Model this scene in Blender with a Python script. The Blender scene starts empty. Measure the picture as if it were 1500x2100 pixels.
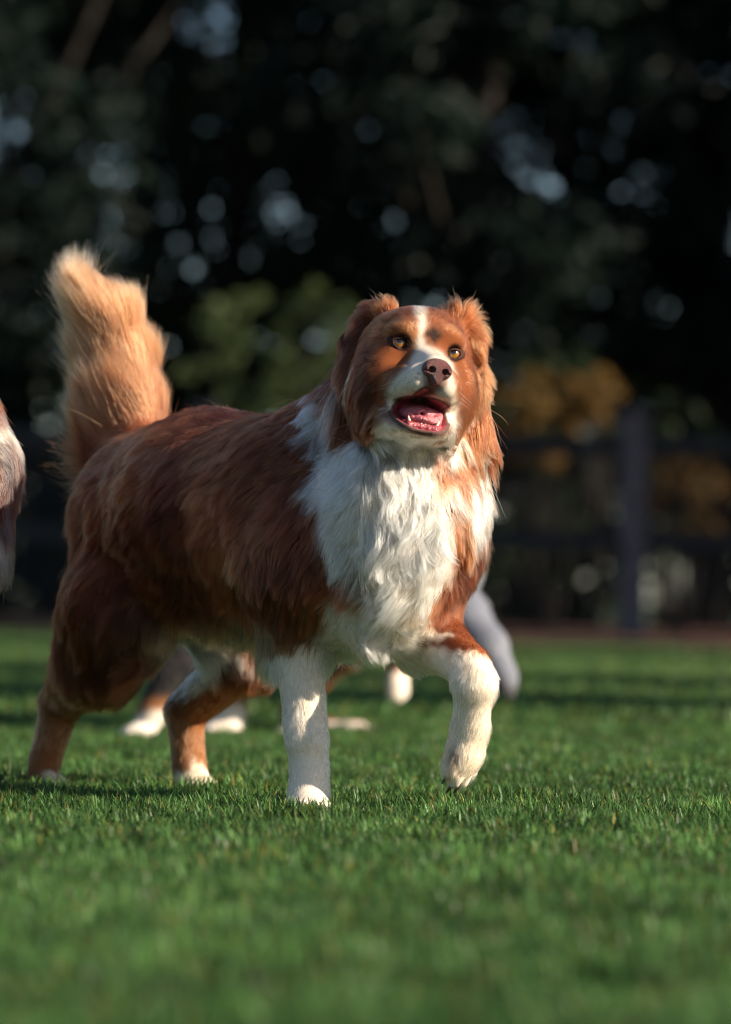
import bpy, math, random
import numpy as np
from mathutils import Matrix, Vector, kdtree

rnd = random.Random(7)
rng = np.random.default_rng(7)
S = bpy.context.scene
C = S.collection
R = math.radians

# ------------------------------------------------------------------ camera
LENS, FPX = 135.0, 7875.0            # FPX: focal length in pixels of a 2100 px high frame
cam_d = bpy.data.cameras.new('camera')
cam = bpy.data.objects.new('camera', cam_d)
C.objects.link(cam)
S.camera = cam
cam_d.sensor_fit = 'VERTICAL'
cam_d.sensor_height = 36.0
cam_d.lens = LENS
cam_d.clip_start = 0.05
cam_d.clip_end = 2000
CM = (Matrix.Translation((0, -4.9, 0.27)) @ Matrix.Rotation(R(90 + 1.29), 4, 'X')
      @ Matrix.Rotation(R(0.8), 4, 'Z'))
cam.matrix_world = CM
cam_d.dof.use_dof = True
cam_d.dof.focus_distance = 4.72
cam_d.dof.aperture_fstop = 3.6
cam_d.dof.aperture_blades = 0

# ------------------------------------------------------------------ light
SUN_EL, SUN_AZ = R(25), R(-21)      # azimuth measured from +X, counter clockwise
sdir = Vector((math.cos(SUN_EL) * math.cos(SUN_AZ), math.cos(SUN_EL) * math.sin(SUN_AZ), math.sin(SUN_EL)))
sl = bpy.data.lights.new('sun', 'SUN')
sl.energy = 5.0
sl.angle = R(0.55)
sl.color = (1.0, 0.86, 0.68)
so = bpy.data.objects.new('sun', sl)
so.rotation_euler = sdir.to_track_quat('Z', 'Y').to_euler()
so.location = (20, -8, 12)
C.objects.link(so)
W = bpy.data.worlds.new('World')
S.world = W
W.use_nodes = True
wt = W.node_tree
sky = wt.nodes.new('ShaderNodeTexSky')
sky.sky_type = 'NISHITA'
sky.sun_disc = False
sky.sun_elevation = SUN_EL
sky.sun_rotation = math.pi / 2 - SUN_AZ
bg = wt.nodes['Background']
bg.inputs[1].default_value = 0.068
sky.dust_density = 0.6
sky.ozone_density = 1.8
sky.air_density = 0.9
wt.links.new(sky.outputs[0], bg.inputs[0])
S.view_settings.view_transform = 'Standard'
S.view_settings.look = 'None'
S.view_settings.exposure = 1.12
S.view_settings.gamma = 1.0
S.render.engine = 'CYCLES'
cy = S.cycles
cy.use_denoising = True
cy.denoiser = 'OPENIMAGEDENOISE'
cy.max_bounces = 10
cy.diffuse_bounces = 3
cy.glossy_bounces = 4
cy.transmission_bounces = 8
cy.transparent_max_bounces = 8
cy.sample_clamp_indirect = 4.0
cy.filter_width = 1.05
cy.denoising_prefilter = 'ACCURATE'
S.cycles_curves.shape = 'RIBBONS'


def P(px, py, D):
    """world point seen at photo pixel (px, py) at distance D along the view axis"""
    return CM @ Vector(((px - 750) / FPX * D, -(py - 1050) / FPX * D, -D))


CMI = np.array(CM.inverted())


def proj(p):
    q = p @ CMI[:3, :3].T + CMI[:3, 3]
    return 750 + q[:, 0] / -q[:, 2] * FPX, 1050 - q[:, 1] / -q[:, 2] * FPX


# ------------------------------------------------------------------ materials
def mat(name):
    m = bpy.data.materials.new(name)
    m.use_nodes = True
    return m, m.node_tree, m.node_tree.nodes['Principled BSDF']


def noise_mat(name, c1, c2, scale=20, rough=0.7, bump=0.0, bscale=None, detail=6, spec=0.3, coord='Object'):
    m, t, p = mat(name)
    tc = t.nodes.new('ShaderNodeTexCoord')
    n = t.nodes.new('ShaderNodeTexNoise')
    n.inputs['Scale'].default_value = scale
    n.inputs['Detail'].default_value = detail
    t.links.new(tc.outputs[coord], n.inputs['Vector'])
    r = t.nodes.new('ShaderNodeValToRGB')
    r.color_ramp.elements[0].position = 0.35
    r.color_ramp.elements[1].position = 0.65
    r.color_ramp.elements[0].color = (*c1, 1)
    r.color_ramp.elements[1].color = (*c2, 1)
    t.links.new(n.outputs['Fac'], r.inputs[0])
    t.links.new(r.outputs[0], p.inputs['Base Color'])
    p.inputs['Roughness'].default_value = rough
    p.inputs['Specular IOR Level'].default_value = spec
    if bump:
        n2 = t.nodes.new('ShaderNodeTexNoise')
        n2.inputs['Scale'].default_value = bscale or scale * 4
        n2.inputs['Detail'].default_value = 5
        t.links.new(tc.outputs[coord], n2.inputs['Vector'])
        b = t.nodes.new('ShaderNodeBump')
        b.inputs['Strength'].default_value = bump
        b.inputs['Distance'].default_value = 0.01
        t.links.new(n2.outputs['Fac'], b.inputs['Height'])
        t.links.new(b.outputs[0], p.inputs['Normal'])
    return m


def fur_mat():
    m = bpy.data.materials.new('fur')
    m.use_nodes = True
    t = m.node_tree
    t.nodes.clear()
    o = t.nodes.new('ShaderNodeOutputMaterial')
    h = t.nodes.new('ShaderNodeBsdfHairPrincipled')
    h.model = 'CHIANG'
    h.parametrization = 'COLOR'
    h.inputs['Roughness'].default_value = 0.42
    h.inputs['Radial Roughness'].default_value = 0.6
    h.inputs['Coat'].default_value = 0.0
    h.inputs['IOR'].default_value = 1.40
    h.inputs['Random Roughness'].default_value = 0.3
    a = t.nodes.new('ShaderNodeAttribute')
    a.attribute_name = 'fur_color'
    t.links.new(a.outputs['Color'], h.inputs['Color'])
    t.links.new(h.outputs[0], o.inputs[0])
    return m


def skin_mat():
    m, t, p = mat('skin_under_fur')
    a = t.nodes.new('ShaderNodeAttribute')
    a.attribute_name = 'skin_color'
    t.links.new(a.outputs['Color'], p.inputs['Base Color'])
    p.inputs['Roughness'].default_value = 0.9
    p.inputs['Specular IOR Level'].default_value = 0.1
    return m


M_FUR = fur_mat()
M_SKIN = skin_mat()
M_MOUTH = noise_mat('mouth_lining', (0.20, 0.025, 0.035), (0.42, 0.09, 0.11), 70, 0.28, 0.5, 140, spec=0.6)
M_TONGUE = noise_mat('tongue', (0.45, 0.10, 0.13), (0.62, 0.20, 0.22), 90, 0.32, 0.5, 400, spec=0.6)
M_NOSE = noise_mat('nose_leather', (0.10, 0.032, 0.032), (0.17, 0.062, 0.058), 60, 0.36, 0.6, 700, spec=0.5)
M_LID = noise_mat('eyelid_skin', (0.022, 0.008, 0.006), (0.065, 0.022, 0.016), 200, 0.7, 0.2, 500, spec=0.2)
M_TOOTH = noise_mat('tooth', (0.72, 0.64, 0.46), (0.82, 0.77, 0.62), 120, 0.25)
M_CLAW = noise_mat('claw', (0.05, 0.03, 0.02), (0.16, 0.11, 0.08), 100, 0.4)
M_PAD = noise_mat('paw_pad', (0.05, 0.028, 0.022), (0.12, 0.06, 0.045), 120, 0.7, 0.6, 400)


def eye_mat(c_in=(0.12, 0.045, 0.010), c_out=(0.32, 0.135, 0.022)):
    m, t, p = mat('eye')
    tc = t.nodes.new('ShaderNodeTexCoord')
    sx = t.nodes.new('ShaderNodeSeparateXYZ')
    t.links.new(tc.outputs['Object'], sx.inputs[0])
    cb = t.nodes.new('ShaderNodeCombineXYZ')
    t.links.new(sx.outputs[0], cb.inputs[0])
    t.links.new(sx.outputs[1], cb.inputs[1])
    ln = t.nodes.new('ShaderNodeVectorMath')
    ln.operation = 'LENGTH'
    t.links.new(cb.outputs[0], ln.inputs[0])
    mr = t.nodes.new('ShaderNodeMath')
    mr.operation = 'MULTIPLY'
    mr.inputs[1].default_value = 100.0
    t.links.new(ln.outputs['Value'], mr.inputs[0])
    r = t.nodes.new('ShaderNodeValToRGB')
    e = r.color_ramp.elements
    e[0].position = 0.0
    e[0].color = (0.003, 0.003, 0.004, 1)
    e[1].position = 1.0
    e[1].color = (0.20, 0.14, 0.12, 1)
    for pos, c in ((0.30, (0.003, 0.003, 0.004)), (0.34, c_in), (0.50, c_out), (0.72, c_out),
                   (0.80, (0.04, 0.018, 0.008)), (0.86, (0.03, 0.014, 0.008)), (0.92, (0.20, 0.14, 0.12))):
        k = e.new(pos)
        k.color = (*c, 1)
    t.links.new(mr.outputs[0], r.inputs[0])
    n = t.nodes.new('ShaderNodeTexNoise')
    n.inputs['Scale'].default_value = 900
    t.links.new(tc.outputs['Object'], n.inputs['Vector'])
    mx = t.nodes.new('ShaderNodeMix')
    mx.data_type = 'RGBA'
    mx.blend_type = 'MULTIPLY'
    mx.inputs['Factor'].default_value = 0.5
    t.links.new(r.outputs[0], mx.inputs['A'])
    t.links.new(n.outputs['Fac'], mx.inputs['B'])
    t.links.new(mx.outputs['Result'], p.inputs['Base Color'])
    p.inputs['Roughness'].default_value = 0.12
    p.inputs['Coat Weight'].default_value = 1.0
    p.inputs['Coat Roughness'].default_value = 0.02
    return m


M_EYE = eye_mat()


# ------------------------------------------------------------------ tagging
def tag(o, label=None, cat=None, group=None, kind=None):
    if label: o['label'] = label
    if cat: o['category'] = cat
    if group: o['group'] = group
    if kind: o['kind'] = kind
    return o


def mesh_obj(name, verts, faces, m, parent=None, smooth=True):
    me = bpy.data.meshes.new(name)
    if isinstance(verts, np.ndarray) and isinstance(faces, np.ndarray):
        nv, nf, k = len(verts), len(faces), faces.shape[1]
        me.vertices.add(nv)
        me.vertices.foreach_set('co', np.ascontiguousarray(verts, dtype=np.float32).ravel())
        me.loops.add(nf * k)
        me.loops.foreach_set('vertex_index', np.ascontiguousarray(faces, dtype=np.int32).ravel())
        me.polygons.add(nf)
        me.polygons.foreach_set('loop_start', np.arange(0, nf * k, k, dtype=np.int32))
        me.update(calc_edges=True)
    else:
        me.from_pydata([tuple(v) for v in verts], [], [tuple(f) for f in faces])
        me.update()
    if smooth:
        me.polygons.foreach_set('use_smooth', np.ones(len(me.polygons), dtype=bool))
    me.materials.append(m)
    o = bpy.data.objects.new(name, me)
    C.objects.link(o)
    if parent:
        o.parent = parent
    return o


# ------------------------------------------------------------------ signed distance modelling
def A3(v):
    return np.array(tuple(v), dtype=np.float64)


def sdf_cone(p, a, b, ra, rb):
    ab = b - a
    L2 = max(float(ab @ ab), 1e-12)
    t = np.clip(((p - a) @ ab) / L2, 0, 1)
    q = p - a - t[..., None] * ab
    return np.sqrt((q * q).sum(-1)) - (ra + (rb - ra) * t)


def sdf_ell(p, c, M, r):
    q = (p - c) @ M                     # M columns are the local axes
    k0 = np.sqrt(((q / r) ** 2).sum(-1))
    k1 = np.sqrt(((q / (r * r)) ** 2).sum(-1)) + 1e-9
    return k0 * (k0 - 1) / k1


def smin(a, b, k):
    h = np.clip(0.5 + 0.5 * (b - a) / k, 0, 1)
    return b * (1 - h) + a * h - k * h * (1 - h)


def surface_nets(f, ax):
    nx, ny, nz = f.shape
    s = f < 0
    c8 = [(i, j, k) for i in (0, 1) for j in (0, 1) for k in (0, 1)]
    cnt = sum(s[i:nx - 1 + i, j:ny - 1 + j, k:nz - 1 + k].astype(np.int8) for i, j, k in c8)
    act = (cnt > 0) & (cnt < 8)
    I, J, K = np.nonzero(act)
    idx = -np.ones(act.shape, dtype=np.int64)
    idx[I, J, K] = np.arange(len(I))
    acc = np.zeros((len(I), 3))
    num = np.zeros(len(I))
    val = {c: f[I + c[0], J + c[1], K + c[2]] for c in c8}
    for c in c8:
        for a in range(3):
            if c[a] == 0:
                d = list(c); d[a] = 1; d = tuple(d)
                v0, v1 = val[c], val[d]
                m = (v0 < 0) != (v1 < 0)
                t = np.where(m, v0 / np.where(m, v0 - v1, 1), 0)
                q = np.tile(np.array(c, float), (len(I), 1))
                q[:, a] += t
                acc += q * m[:, None]
                num += m
    pos = acc / num[:, None] + np.stack([I, J, K], 1)
    V = np.stack([np.interp(pos[:, a], np.arange(len(ax[a])), ax[a]) for a in range(3)], 1)
    F = []
    for a in range(3):
        sl0 = [slice(1, -1)] * 3; sl1 = [slice(1, -1)] * 3
        sl0[a] = slice(0, -1); sl1[a] = slice(1, None)
        s0, s1 = s[tuple(sl0)], s[tuple(sl1)]
        e = np.stack(np.nonzero(s0 != s1), 1)
        flip = s0[e[:, 0], e[:, 1], e[:, 2]]
        off = np.ones(3, int); off[a] = 0
        e = e + off
        b, c = (a + 1) % 3, (a + 2) % 3
        db = np.zeros(3, int); db[b] = 1
        dc = np.zeros(3, int); dc[c] = 1
        g = lambda q: idx[q[:, 0], q[:, 1], q[:, 2]]
        quad = np.stack([g(e - db - dc), g(e - dc), g(e), g(e - db)], 1)
        quad[~flip] = quad[~flip][:, ::-1]
        F.append(quad)
    F = np.concatenate(F)
    return V, F[(F >= 0).all(1)]


class Shape:
    """a body described by smoothly joined round cones and ellipsoids, with fur controls"""

    def __init__(s):
        s.prims = []
        s.ctl = []

    def cone(s, a, b, ra, rb, k=0.02, sub=False):
        s.prims.append(('c', A3(a), A3(b), ra, rb, k, sub))

    def ell(s, c, r, M=None, k=0.015, sub=False):
        s.prims.append(('e', A3(c), np.array(M if M is not None else np.eye(3), float), np.array(r, float), None, k, sub))

    def fur(s, pos, d, L, lift=0.3, clump=0.6, wave=0.0, r=0.0):
        d = A3(d)
        s.ctl.append((A3(pos), d / np.linalg.norm(d), L, lift, clump, wave, r))

    def bone(s, a, b, ra, rb, d=None, L=0.03, lift=0.3, clump=0.6, wave=0.0, k=0.02, n=3):
        s.cone(a, b, ra, rb, k)
        a, b = A3(a), A3(b)
        dd = (b - a) if d is None else A3(d)
        for i in range(n):
            t = (i + 0.5) / n
            s.fur(a + (b - a) * t, dd, L, lift, clump, wave, ra + (rb - ra) * t)

    def mesh(s, fine=None, hf=0.0026, hc=0.007):
        lo = np.full(3, 1e9); hi = -lo
        for p in s.prims:
            if p[6]: continue
            if p[0] == 'c':
                for q, r in ((p[1], p[3]), (p[2], p[4])):
                    lo = np.minimum(lo, q - r); hi = np.maximum(hi, q + r)
            else:
                r = p[3].max()
                lo = np.minimum(lo, p[1] - r); hi = np.maximum(hi, p[1] + r)
        lo -= 0.03; hi += 0.03
        ax = []
        for a in range(3):
            if fine is None:
                ax.append(np.arange(lo[a], hi[a], hc))
            else:
                f0, f1 = fine[0][a], fine[1][a]
                seg = [np.arange(f0, lo[a], -hc)[::-1][:-1], np.arange(f0, f1, hf), np.arange(f1, hi[a], hc)]
                ax.append(np.concatenate(seg))
        f = np.full([len(x) for x in ax], 0.2)
        for p in s.prims:
            if p[0] == 'c':
                l = np.minimum(p[1] - p[3], p[2] - p[4]); h = np.maximum(p[1] + p[3], p[2] + p[4])
            else:
                l = p[1] - p[3].max(); h = p[1] + p[3].max()
            mg = 0.035
            ii = [(np.searchsorted(ax[a], l[a] - mg), np.searchsorted(ax[a], h[a] + mg)) for a in range(3)]
            sl = tuple(slice(i, j) for i, j in ii)
            g = np.stack(np.meshgrid(*[ax[a][sl[a]] for a in range(3)], indexing='ij'), -1)
            if g.size == 0: continue
            d = sdf_cone(g, p[1], p[2], p[3], p[4]) if p[0] == 'c' else sdf_ell(g, p[1], p[2], p[3])
            f[sl] = -smin(-f[sl], d, p[5]) if p[6] else smin(f[sl], d, p[5])
        return surface_nets(f, ax)


def vnormals(V, F):
    n = np.cross(V[F[:, 2]] - V[F[:, 0]], V[F[:, 3]] - V[F[:, 1]])
    vn = np.zeros_like(V)
    for i in range(4):
        np.add.at(vn, F[:, i], n)
    return vn / (np.linalg.norm(vn, axis=1, keepdims=True) + 1e-12)


def unit(v):
    return v / (np.linalg.norm(v, axis=-1, keepdims=True) + 1e-12)


class Wob:
    """cheap smooth vector noise: sums of sines along random directions"""

    def __init__(s, seed, scale, n=7):
        g = np.random.default_rng(seed)
        s.k = g.normal(size=(3, n, 3)) * (2 * math.pi / scale) * 0.6
        s.ph = g.uniform(0, 6.28, size=(3, n))

    def __call__(s, p):
        return np.stack([np.sin(p @ s.k[i].T + s.ph[i]).sum(1) / math.sqrt(s.ph.shape[1]) for i in range(3)], 1)


def eval_ctl(ctl, p, sharp=0.03):
    cp = np.array([c[0] for c in ctl]); cd = np.array([c[1] for c in ctl])
    cs = np.array([c[2:6] for c in ctl]); cr = np.array([c[6] for c in ctl])
    D = np.zeros((len(p), 3)); Q = np.zeros((len(p), 4))
    for i in range(0, len(p), 20000):
        q = p[i:i + 20000]
        d = np.sqrt(((q[:, None] - cp[None]) ** 2).sum(-1))
        d = np.maximum(d - cr, 0) + 0.004
        d -= d.min(1, keepdims=True) * 0.0
        w = np.exp(-(d - d.min(1, keepdims=True)) / (sharp * 0.35)) / (d + 0.01)
        w /= w.sum(1, keepdims=True)
        D[i:i + 20000] = w @ cd
        Q[i:i + 20000] = w @ cs
    return unit(D), Q


def grow(name, shape, V, F, N, colour, parent, K=7, rad=0.00024, seed=1, dens=None, keep=None,
         clump_n=(1700, 13000), noise=0.5, calm=None):
    g = np.random.default_rng(seed)
    vn = vnormals(V, F)
    T = np.concatenate([F[:, [0, 1, 2]], F[:, [0, 2, 3]]])
    a, b, c = V[T[:, 0]], V[T[:, 1]], V[T[:, 2]]
    area = np.linalg.norm(np.cross(b - a, c - a), axis=1)
    ctr = (a + b + c) / 3
    if dens is not None:
        area = area * dens(ctr, unit(vn[T].sum(1)))
    ti = np.searchsorted(np.cumsum(area) / area.sum(), g.random(N)).clip(0, len(T) - 1)
    u, v = g.random(N), g.random(N)
    fl = u + v > 1
    u[fl], v[fl] = 1 - u[fl], 1 - v[fl]
    w3 = np.stack([1 - u - v, u, v], 1)
    p0 = (V[T[ti]] * w3[..., None]).sum(1)
    n = unit((vn[T[ti]] * w3[..., None]).sum(1))
    if keep is not None:
        m = keep(p0)
        p0, n = p0[m], n[m]
        N = len(p0)
    gd, Q = eval_ctl(shape.ctl, p0)
    L, lift, clump, wave = Q.T
    gi0 = g.choice(N, min(clump_n[0], N), replace=False)
    kd0 = kdtree.KDTree(len(gi0))
    for i, q in enumerate(p0[gi0]):
        kd0.insert(q, i)
    kd0.balance()
    near0 = gi0[np.array([kd0.find(q)[1] for q in p0])]
    cj = np.random.default_rng(seed + 21).normal(size=(N, 3))[near0] * (0.30 * np.clip(L / 0.04, 0, 1.2) * np.clip(clump, 0, 1) ** 3)[:, None]
    cl_len = np.random.default_rng(seed + 22).uniform(0.75, 1.2, N)[near0]
    cm = np.ones(N) if calm is None else calm(p0)
    cj = cj * cm[:, None]
    cl_len = 1 + (cl_len - 1) * cm
    w1, w2 = Wob(seed + 10, 0.11), Wob(seed + 11, 0.035)
    gd = unit(gd + cj + (noise * (0.55 * w1(p0) + 0.5 * w2(p0))) * (np.minimum(1, L / 0.03) * cm)[:, None])
    gt = unit(gd - (gd * n).sum(1, keepdims=True) * n * 0.92)
    L = L * cl_len * g.uniform(0.7, 1.1, N) * (1 + 0.22 * w1(p0 + 5)[:, 0] * np.minimum(1, L / 0.03) * cm)
    L = np.clip(L, 0.003, 0.22)
    stray = g.random(N) < 0.008
    L = np.where(stray, L * 1.1, L)
    jit = g.normal(size=(N, 3)) * (0.10 + 0.22 * stray)[:, None]
    d0 = unit(n * lift[:, None] + gt * (1 - lift[:, None]) + jit * 0.6)
    pts = np.zeros((N, K, 3))
    pts[:, 0] = p0 - n * 0.001
    side = unit(np.cross(gt, n))
    ph = w2(p0 * 0.8)[:, 0] * 3.0
    for k in range(1, K):
        t = k / (K - 1)
        d = d0 * (1 - t) + (gt + n * 0.25 * lift[:, None] + np.array((0, 0, -0.25)) * np.minimum(1, L / 0.04)[:, None]) * t
        d = d + jit * t * 0.8
        d = d + side * (wave * np.cos(t * 8.0 + ph))[:, None] + n * (wave * 0.5 * np.sin(t * 7.0 + ph * 1.7))[:, None]
        pts[:, k] = pts[:, k - 1] + unit(d) * (L / (K - 1))[:, None]
    tt = np.linspace(0, 1, K)
    cid = np.zeros(N, int)
    for lev, cn in enumerate(clump_n):
        if lev == 0:
            near = near0
        else:
            gi = g.choice(N, min(cn, N), replace=False)
            kd = kdtree.KDTree(len(gi))
            for i, q in enumerate(p0[gi]):
                kd.insert(q, i)
            kd.balance()
            near = np.array([gi[kd.find(q)[1]] for q in p0])
        if lev == 0: cid = near
        amt = clump * (0.80 if lev == 0 else 0.9) * g.uniform(0.6, 1.0, N) * (1 - stray)
        tgt = pts[near] + (p0 - p0[near])[:, None, :] * (1 - 0.75 * tt[None, :, None])
        # scale the guide so that short hairs keep their own length
        sc = (L / L[near])[:, None, None]
        tgt = pts[near][:, :1] + (pts[near] - pts[near][:, :1]) * np.minimum(sc, 1.15) + (p0 - p0[near])[:, None, :] * (1 - 0.75 * tt[None, :, None])
        w = (amt[:, None] * tt[None] ** 1.1)[..., None]
        dist = np.linalg.norm(p0 - p0[near], axis=1)
        w = w * np.exp(-(dist / 0.05) ** 2)[:, None, None]
        pts = pts * (1 - w) + tgt * w
    col = colour(p0, n)
    cvar = np.random.default_rng(seed + 3).uniform(0.68, 1.22, N)[cid] * np.random.default_rng(seed + 4).uniform(0.72, 1.2, N)[near] * g.uniform(0.65, 1.28, N)
    col = np.clip(col * cvar[:, None], 0.004, 0.93)
    cu = bpy.data.hair_curves.new(name)
    cu.add_curves([K] * N)
    cu.position_data.foreach_set('vector', pts.astype(np.float32).ravel())
    ra = cu.attributes.get('radius') or cu.attributes.new('radius', 'FLOAT', 'POINT')
    rr = rad * np.interp(tt, [0, 0.5, 1], [1.0, 0.85, 0.12])[None] * g.uniform(0.75, 1.2, (N, 1)) * np.clip(L / 0.03, 0.62, 1.25)[:, None]
    ra.data.foreach_set('value', rr.astype(np.float32).ravel())
    ca = cu.attributes.new('fur_color', 'FLOAT_COLOR', 'POINT')
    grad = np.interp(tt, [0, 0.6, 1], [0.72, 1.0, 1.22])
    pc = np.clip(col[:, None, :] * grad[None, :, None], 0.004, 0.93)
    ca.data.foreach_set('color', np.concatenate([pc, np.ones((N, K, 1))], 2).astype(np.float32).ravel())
    cu.materials.append(M_FUR)
    o = bpy.data.objects.new(name, cu)
    C.objects.link(o)
    o.parent = parent
    return o


def body_obj(name, V, F, colour, inner=None):
    o = mesh_obj(name, V, F, M_SKIN)
    me = o.data
    col = colour(V, vnormals(V, F)) * 0.8
    at = me.attributes.new('skin_color', 'FLOAT_COLOR', 'POINT')
    at.data.foreach_set('color', np.concatenate([col, np.ones((len(V), 1))], 1).astype(np.float32).ravel())
    if inner is not None:
        me.materials.append(M_MOUTH)
        fc = V[F].mean(1)
        me.polygons.foreach_set('material_index', inner(fc).astype(np.int32))
    return o


def poly_sd(u, v, poly):
    """signed distance to a polygon (negative inside)"""
    p = np.stack([u, v], 1)
    poly = np.array(poly, float)
    d = np.full(len(u), 1e18)
    ins = np.zeros(len(u), bool)
    for i in range(len(poly)):
        a, b = poly[i], poly[(i + 1) % len(poly)]
        ab = b - a
        t = np.clip(((p - a) @ ab) / (ab @ ab), 0, 1)
        q = p - a - t[:, None] * ab
        d = np.minimum(d, (q * q).sum(1))
        c = ((a[1] > v) != (b[1] > v))
        with np.errstate(divide='ignore', invalid='ignore'):
            x = (b[0] - a[0]) * (v - a[1]) / (b[1] - a[1] + 1e-12) + a[0]
        ins ^= c & (u < x)
    d = np.sqrt(d)
    return np.where(ins, -d, d)


# ------------------------------------------------------------------ head
def head_frame(origin, yaw, pitch, roll):
    """columns: x = image right side of the face, y = forward (nose), z = up"""
    f = Vector((math.sin(yaw) * math.cos(pitch), -math.cos(yaw) * math.cos(pitch), math.sin(pitch)))
    r = Vector((0, 0, 1)).cross(f).normalized()      # points to the photo's left when facing the camera
    r = -r
    u = f.cross(r).normalized()
    if u.z < 0: u = -u
    Rm = Matrix.Rotation(roll, 3, f)
    r, u = Rm @ r, Rm @ u
    return A3(origin), np.stack([A3(r), A3(f), A3(u)], 1)


def add_head(s, O, H, sc=1.0, mouth=True, ears=True):
    def L(x, y, z): return O + H @ (np.array((x, y, z)) * sc)
    def E(c, r, k=0.012, sub=False): s.ell(L(*c), np.array(r) * sc, H, k * sc, sub)
    def K(a, b, ra, rb, k=0.012, sub=False): s.cone(L(*a), L(*b), ra * sc, rb * sc, k * sc, sub)
    E((0, -0.010, 0.002), (0.063, 0.072, 0.057), 0.02)              # cranium
    for q in (-1, 1):
        E((q * 0.043, 0.008, -0.042), (0.034, 0.050, 0.042), 0.02)   # cheek
        E((q * 0.041, 0.004, -0.066), (0.024, 0.038, 0.030), 0.02)   # jowl
        E((q * 0.026, 0.041, 0.0165), (0.021, 0.018, 0.0125), 0.012)   # brow
        K((q * 0.036, 0.030, -0.018), (q * 0.046, 0.0, -0.016), 0.016, 0.018, 0.012)
        K((q * 0.0195, 0.050, -0.048), (q * 0.0165, 0.102, -0.0510), 0.0215, 0.0185, 0.012)   # flews
        K((q * 0.034, 0.038, -0.052), (q * 0.026, 0.075, -0.054), 0.018, 0.019, 0.012)
    K((0, 0.040, -0.018), (0, 0.110, -0.034), 0.022, 0.0155, 0.014)    # bridge of the nose
    for q in (-1, 1):                                                # lower jaw
        K((q * 0.038, 0.012, -0.086), (q * 0.020, 0.078, -0.1030), 0.025, 0.0110, 0.012)
    K((-0.013, 0.085, -0.1040), (0.013, 0.085, -0.1040), 0.0100, 0.0100, 0.008)
    K((0, -0.01, -0.078), (0, 0.060, -0.101), 0.038, 0.014, 0.016)
    if mouth:
        a = R(-12)
        Mx = np.array([[1, 0, 0], [0, math.cos(a), -math.sin(a)], [0, math.sin(a), math.cos(a)]])
        c = L(-0.0015, 0.084, -0.0880)
        s.cav = (c, H @ Mx, np.array((0.0375, 0.052, 0.0185)) * sc)
        s.ell(c, s.cav[2], s.cav[1], 0.004 * sc, True)
        s.cav2 = (L(0.006, 0.105, -0.0760), H, np.array((0.0105, 0.045, 0.0125)) * sc)
        s.ell(s.cav2[0], s.cav2[2], H, 0.005 * sc, True)
    for q in (-1, 1):
        E((q * 0.034, 0.052, -0.001), (0.0095, 0.014, 0.0078), 0.004, True)     # eye socket
    hd = lambda x, y, z: H @ np.array((x, y, z))
    # groom on the face: back from the nose, down on the cheeks
    fz = sc
    for x in (-0.012, 0.012):
        s.fur(L(x, 0.12, -0.045), hd(x * 8, -1, 0.1), 0.0045 * fz, 0.16, 0.1)
        s.fur(L(x, 0.09, -0.02), hd(x * 8, -1, 0.3), 0.006 * fz, 0.14, 0.15)
        s.fur(L(x * 2, 0.09, -0.055), hd(x * 40, -1, -0.5), 0.007 * fz, 0.18, 0.2)
        s.fur(L(x, 0.055, 0.005), hd(x * 20, -0.5, 1), 0.009 * fz, 0.2, 0.25)
        s.fur(L(x * 2, 0.03, 0.045), hd(x * 15, -0.7, 0.6), 0.014 * fz, 0.25, 0.4)
        s.fur(L(x * 2, -0.02, 0.052), hd(x * 15, -1, -0.1), 0.018 * fz, 0.25, 0.4)
        s.fur(L(x * 2, 0.08, -0.12), hd(x * 5, -0.8, -0.8), 0.009 * fz, 0.25, 0.3)
        s.fur(L(x * 2, 0.04, -0.12), hd(x * 5, -0.8, -1.0), 0.018 * fz, 0.3, 0.5)
        s.fur(L(x, 0.10, -0.115), hd(x * 12, 0.2, -1), 0.007 * fz, 0.3, 0.2)
        q = 1 if x > 0 else -1
        s.fur(L(q * 0.036, 0.05, -0.022), hd(q * 0.8, -0.6, -0.5), 0.008 * fz, 0.15, 0.2)
        s.fur(L(q * 0.042, 0.045, 0.012), hd(q * 0.7, -0.7, 0.5), 0.011 * fz, 0.2, 0.3)
        s.fur(L(q * 0.055, 0.03, -0.02), hd(q * 0.8, -0.9, -0.35), 0.016 * fz, 0.2, 0.4)
        s.fur(L(q * 0.045, 0.055, -0.06), hd(q * 0.8, -0.8, -0.6), 0.012 * fz, 0.2, 0.3)
        s.fur(L(q * 0.065, 0.02, -0.06), hd(q * 0.25, -0.7, -1.1), 0.034 * fz, 0.22, 0.8, 0.15)
        s.fur(L(q * 0.060, 0.02, -0.09), hd(q * 0.15, -0.6, -1.2), 0.040 * fz, 0.25, 0.85, 0.2)
        s.fur(L(q * 0.070, -0.03, -0.03), hd(q * 0.6, -0.8, -0.9), 0.045 * fz, 0.3, 0.7, 0.15)
        s.fur(L(q * 0.050, -0.04, 0.035), hd(q * 0.6, -0.9, 0.0), 0.03 * fz, 0.3, 0.6, 0.1)
    return L


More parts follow.
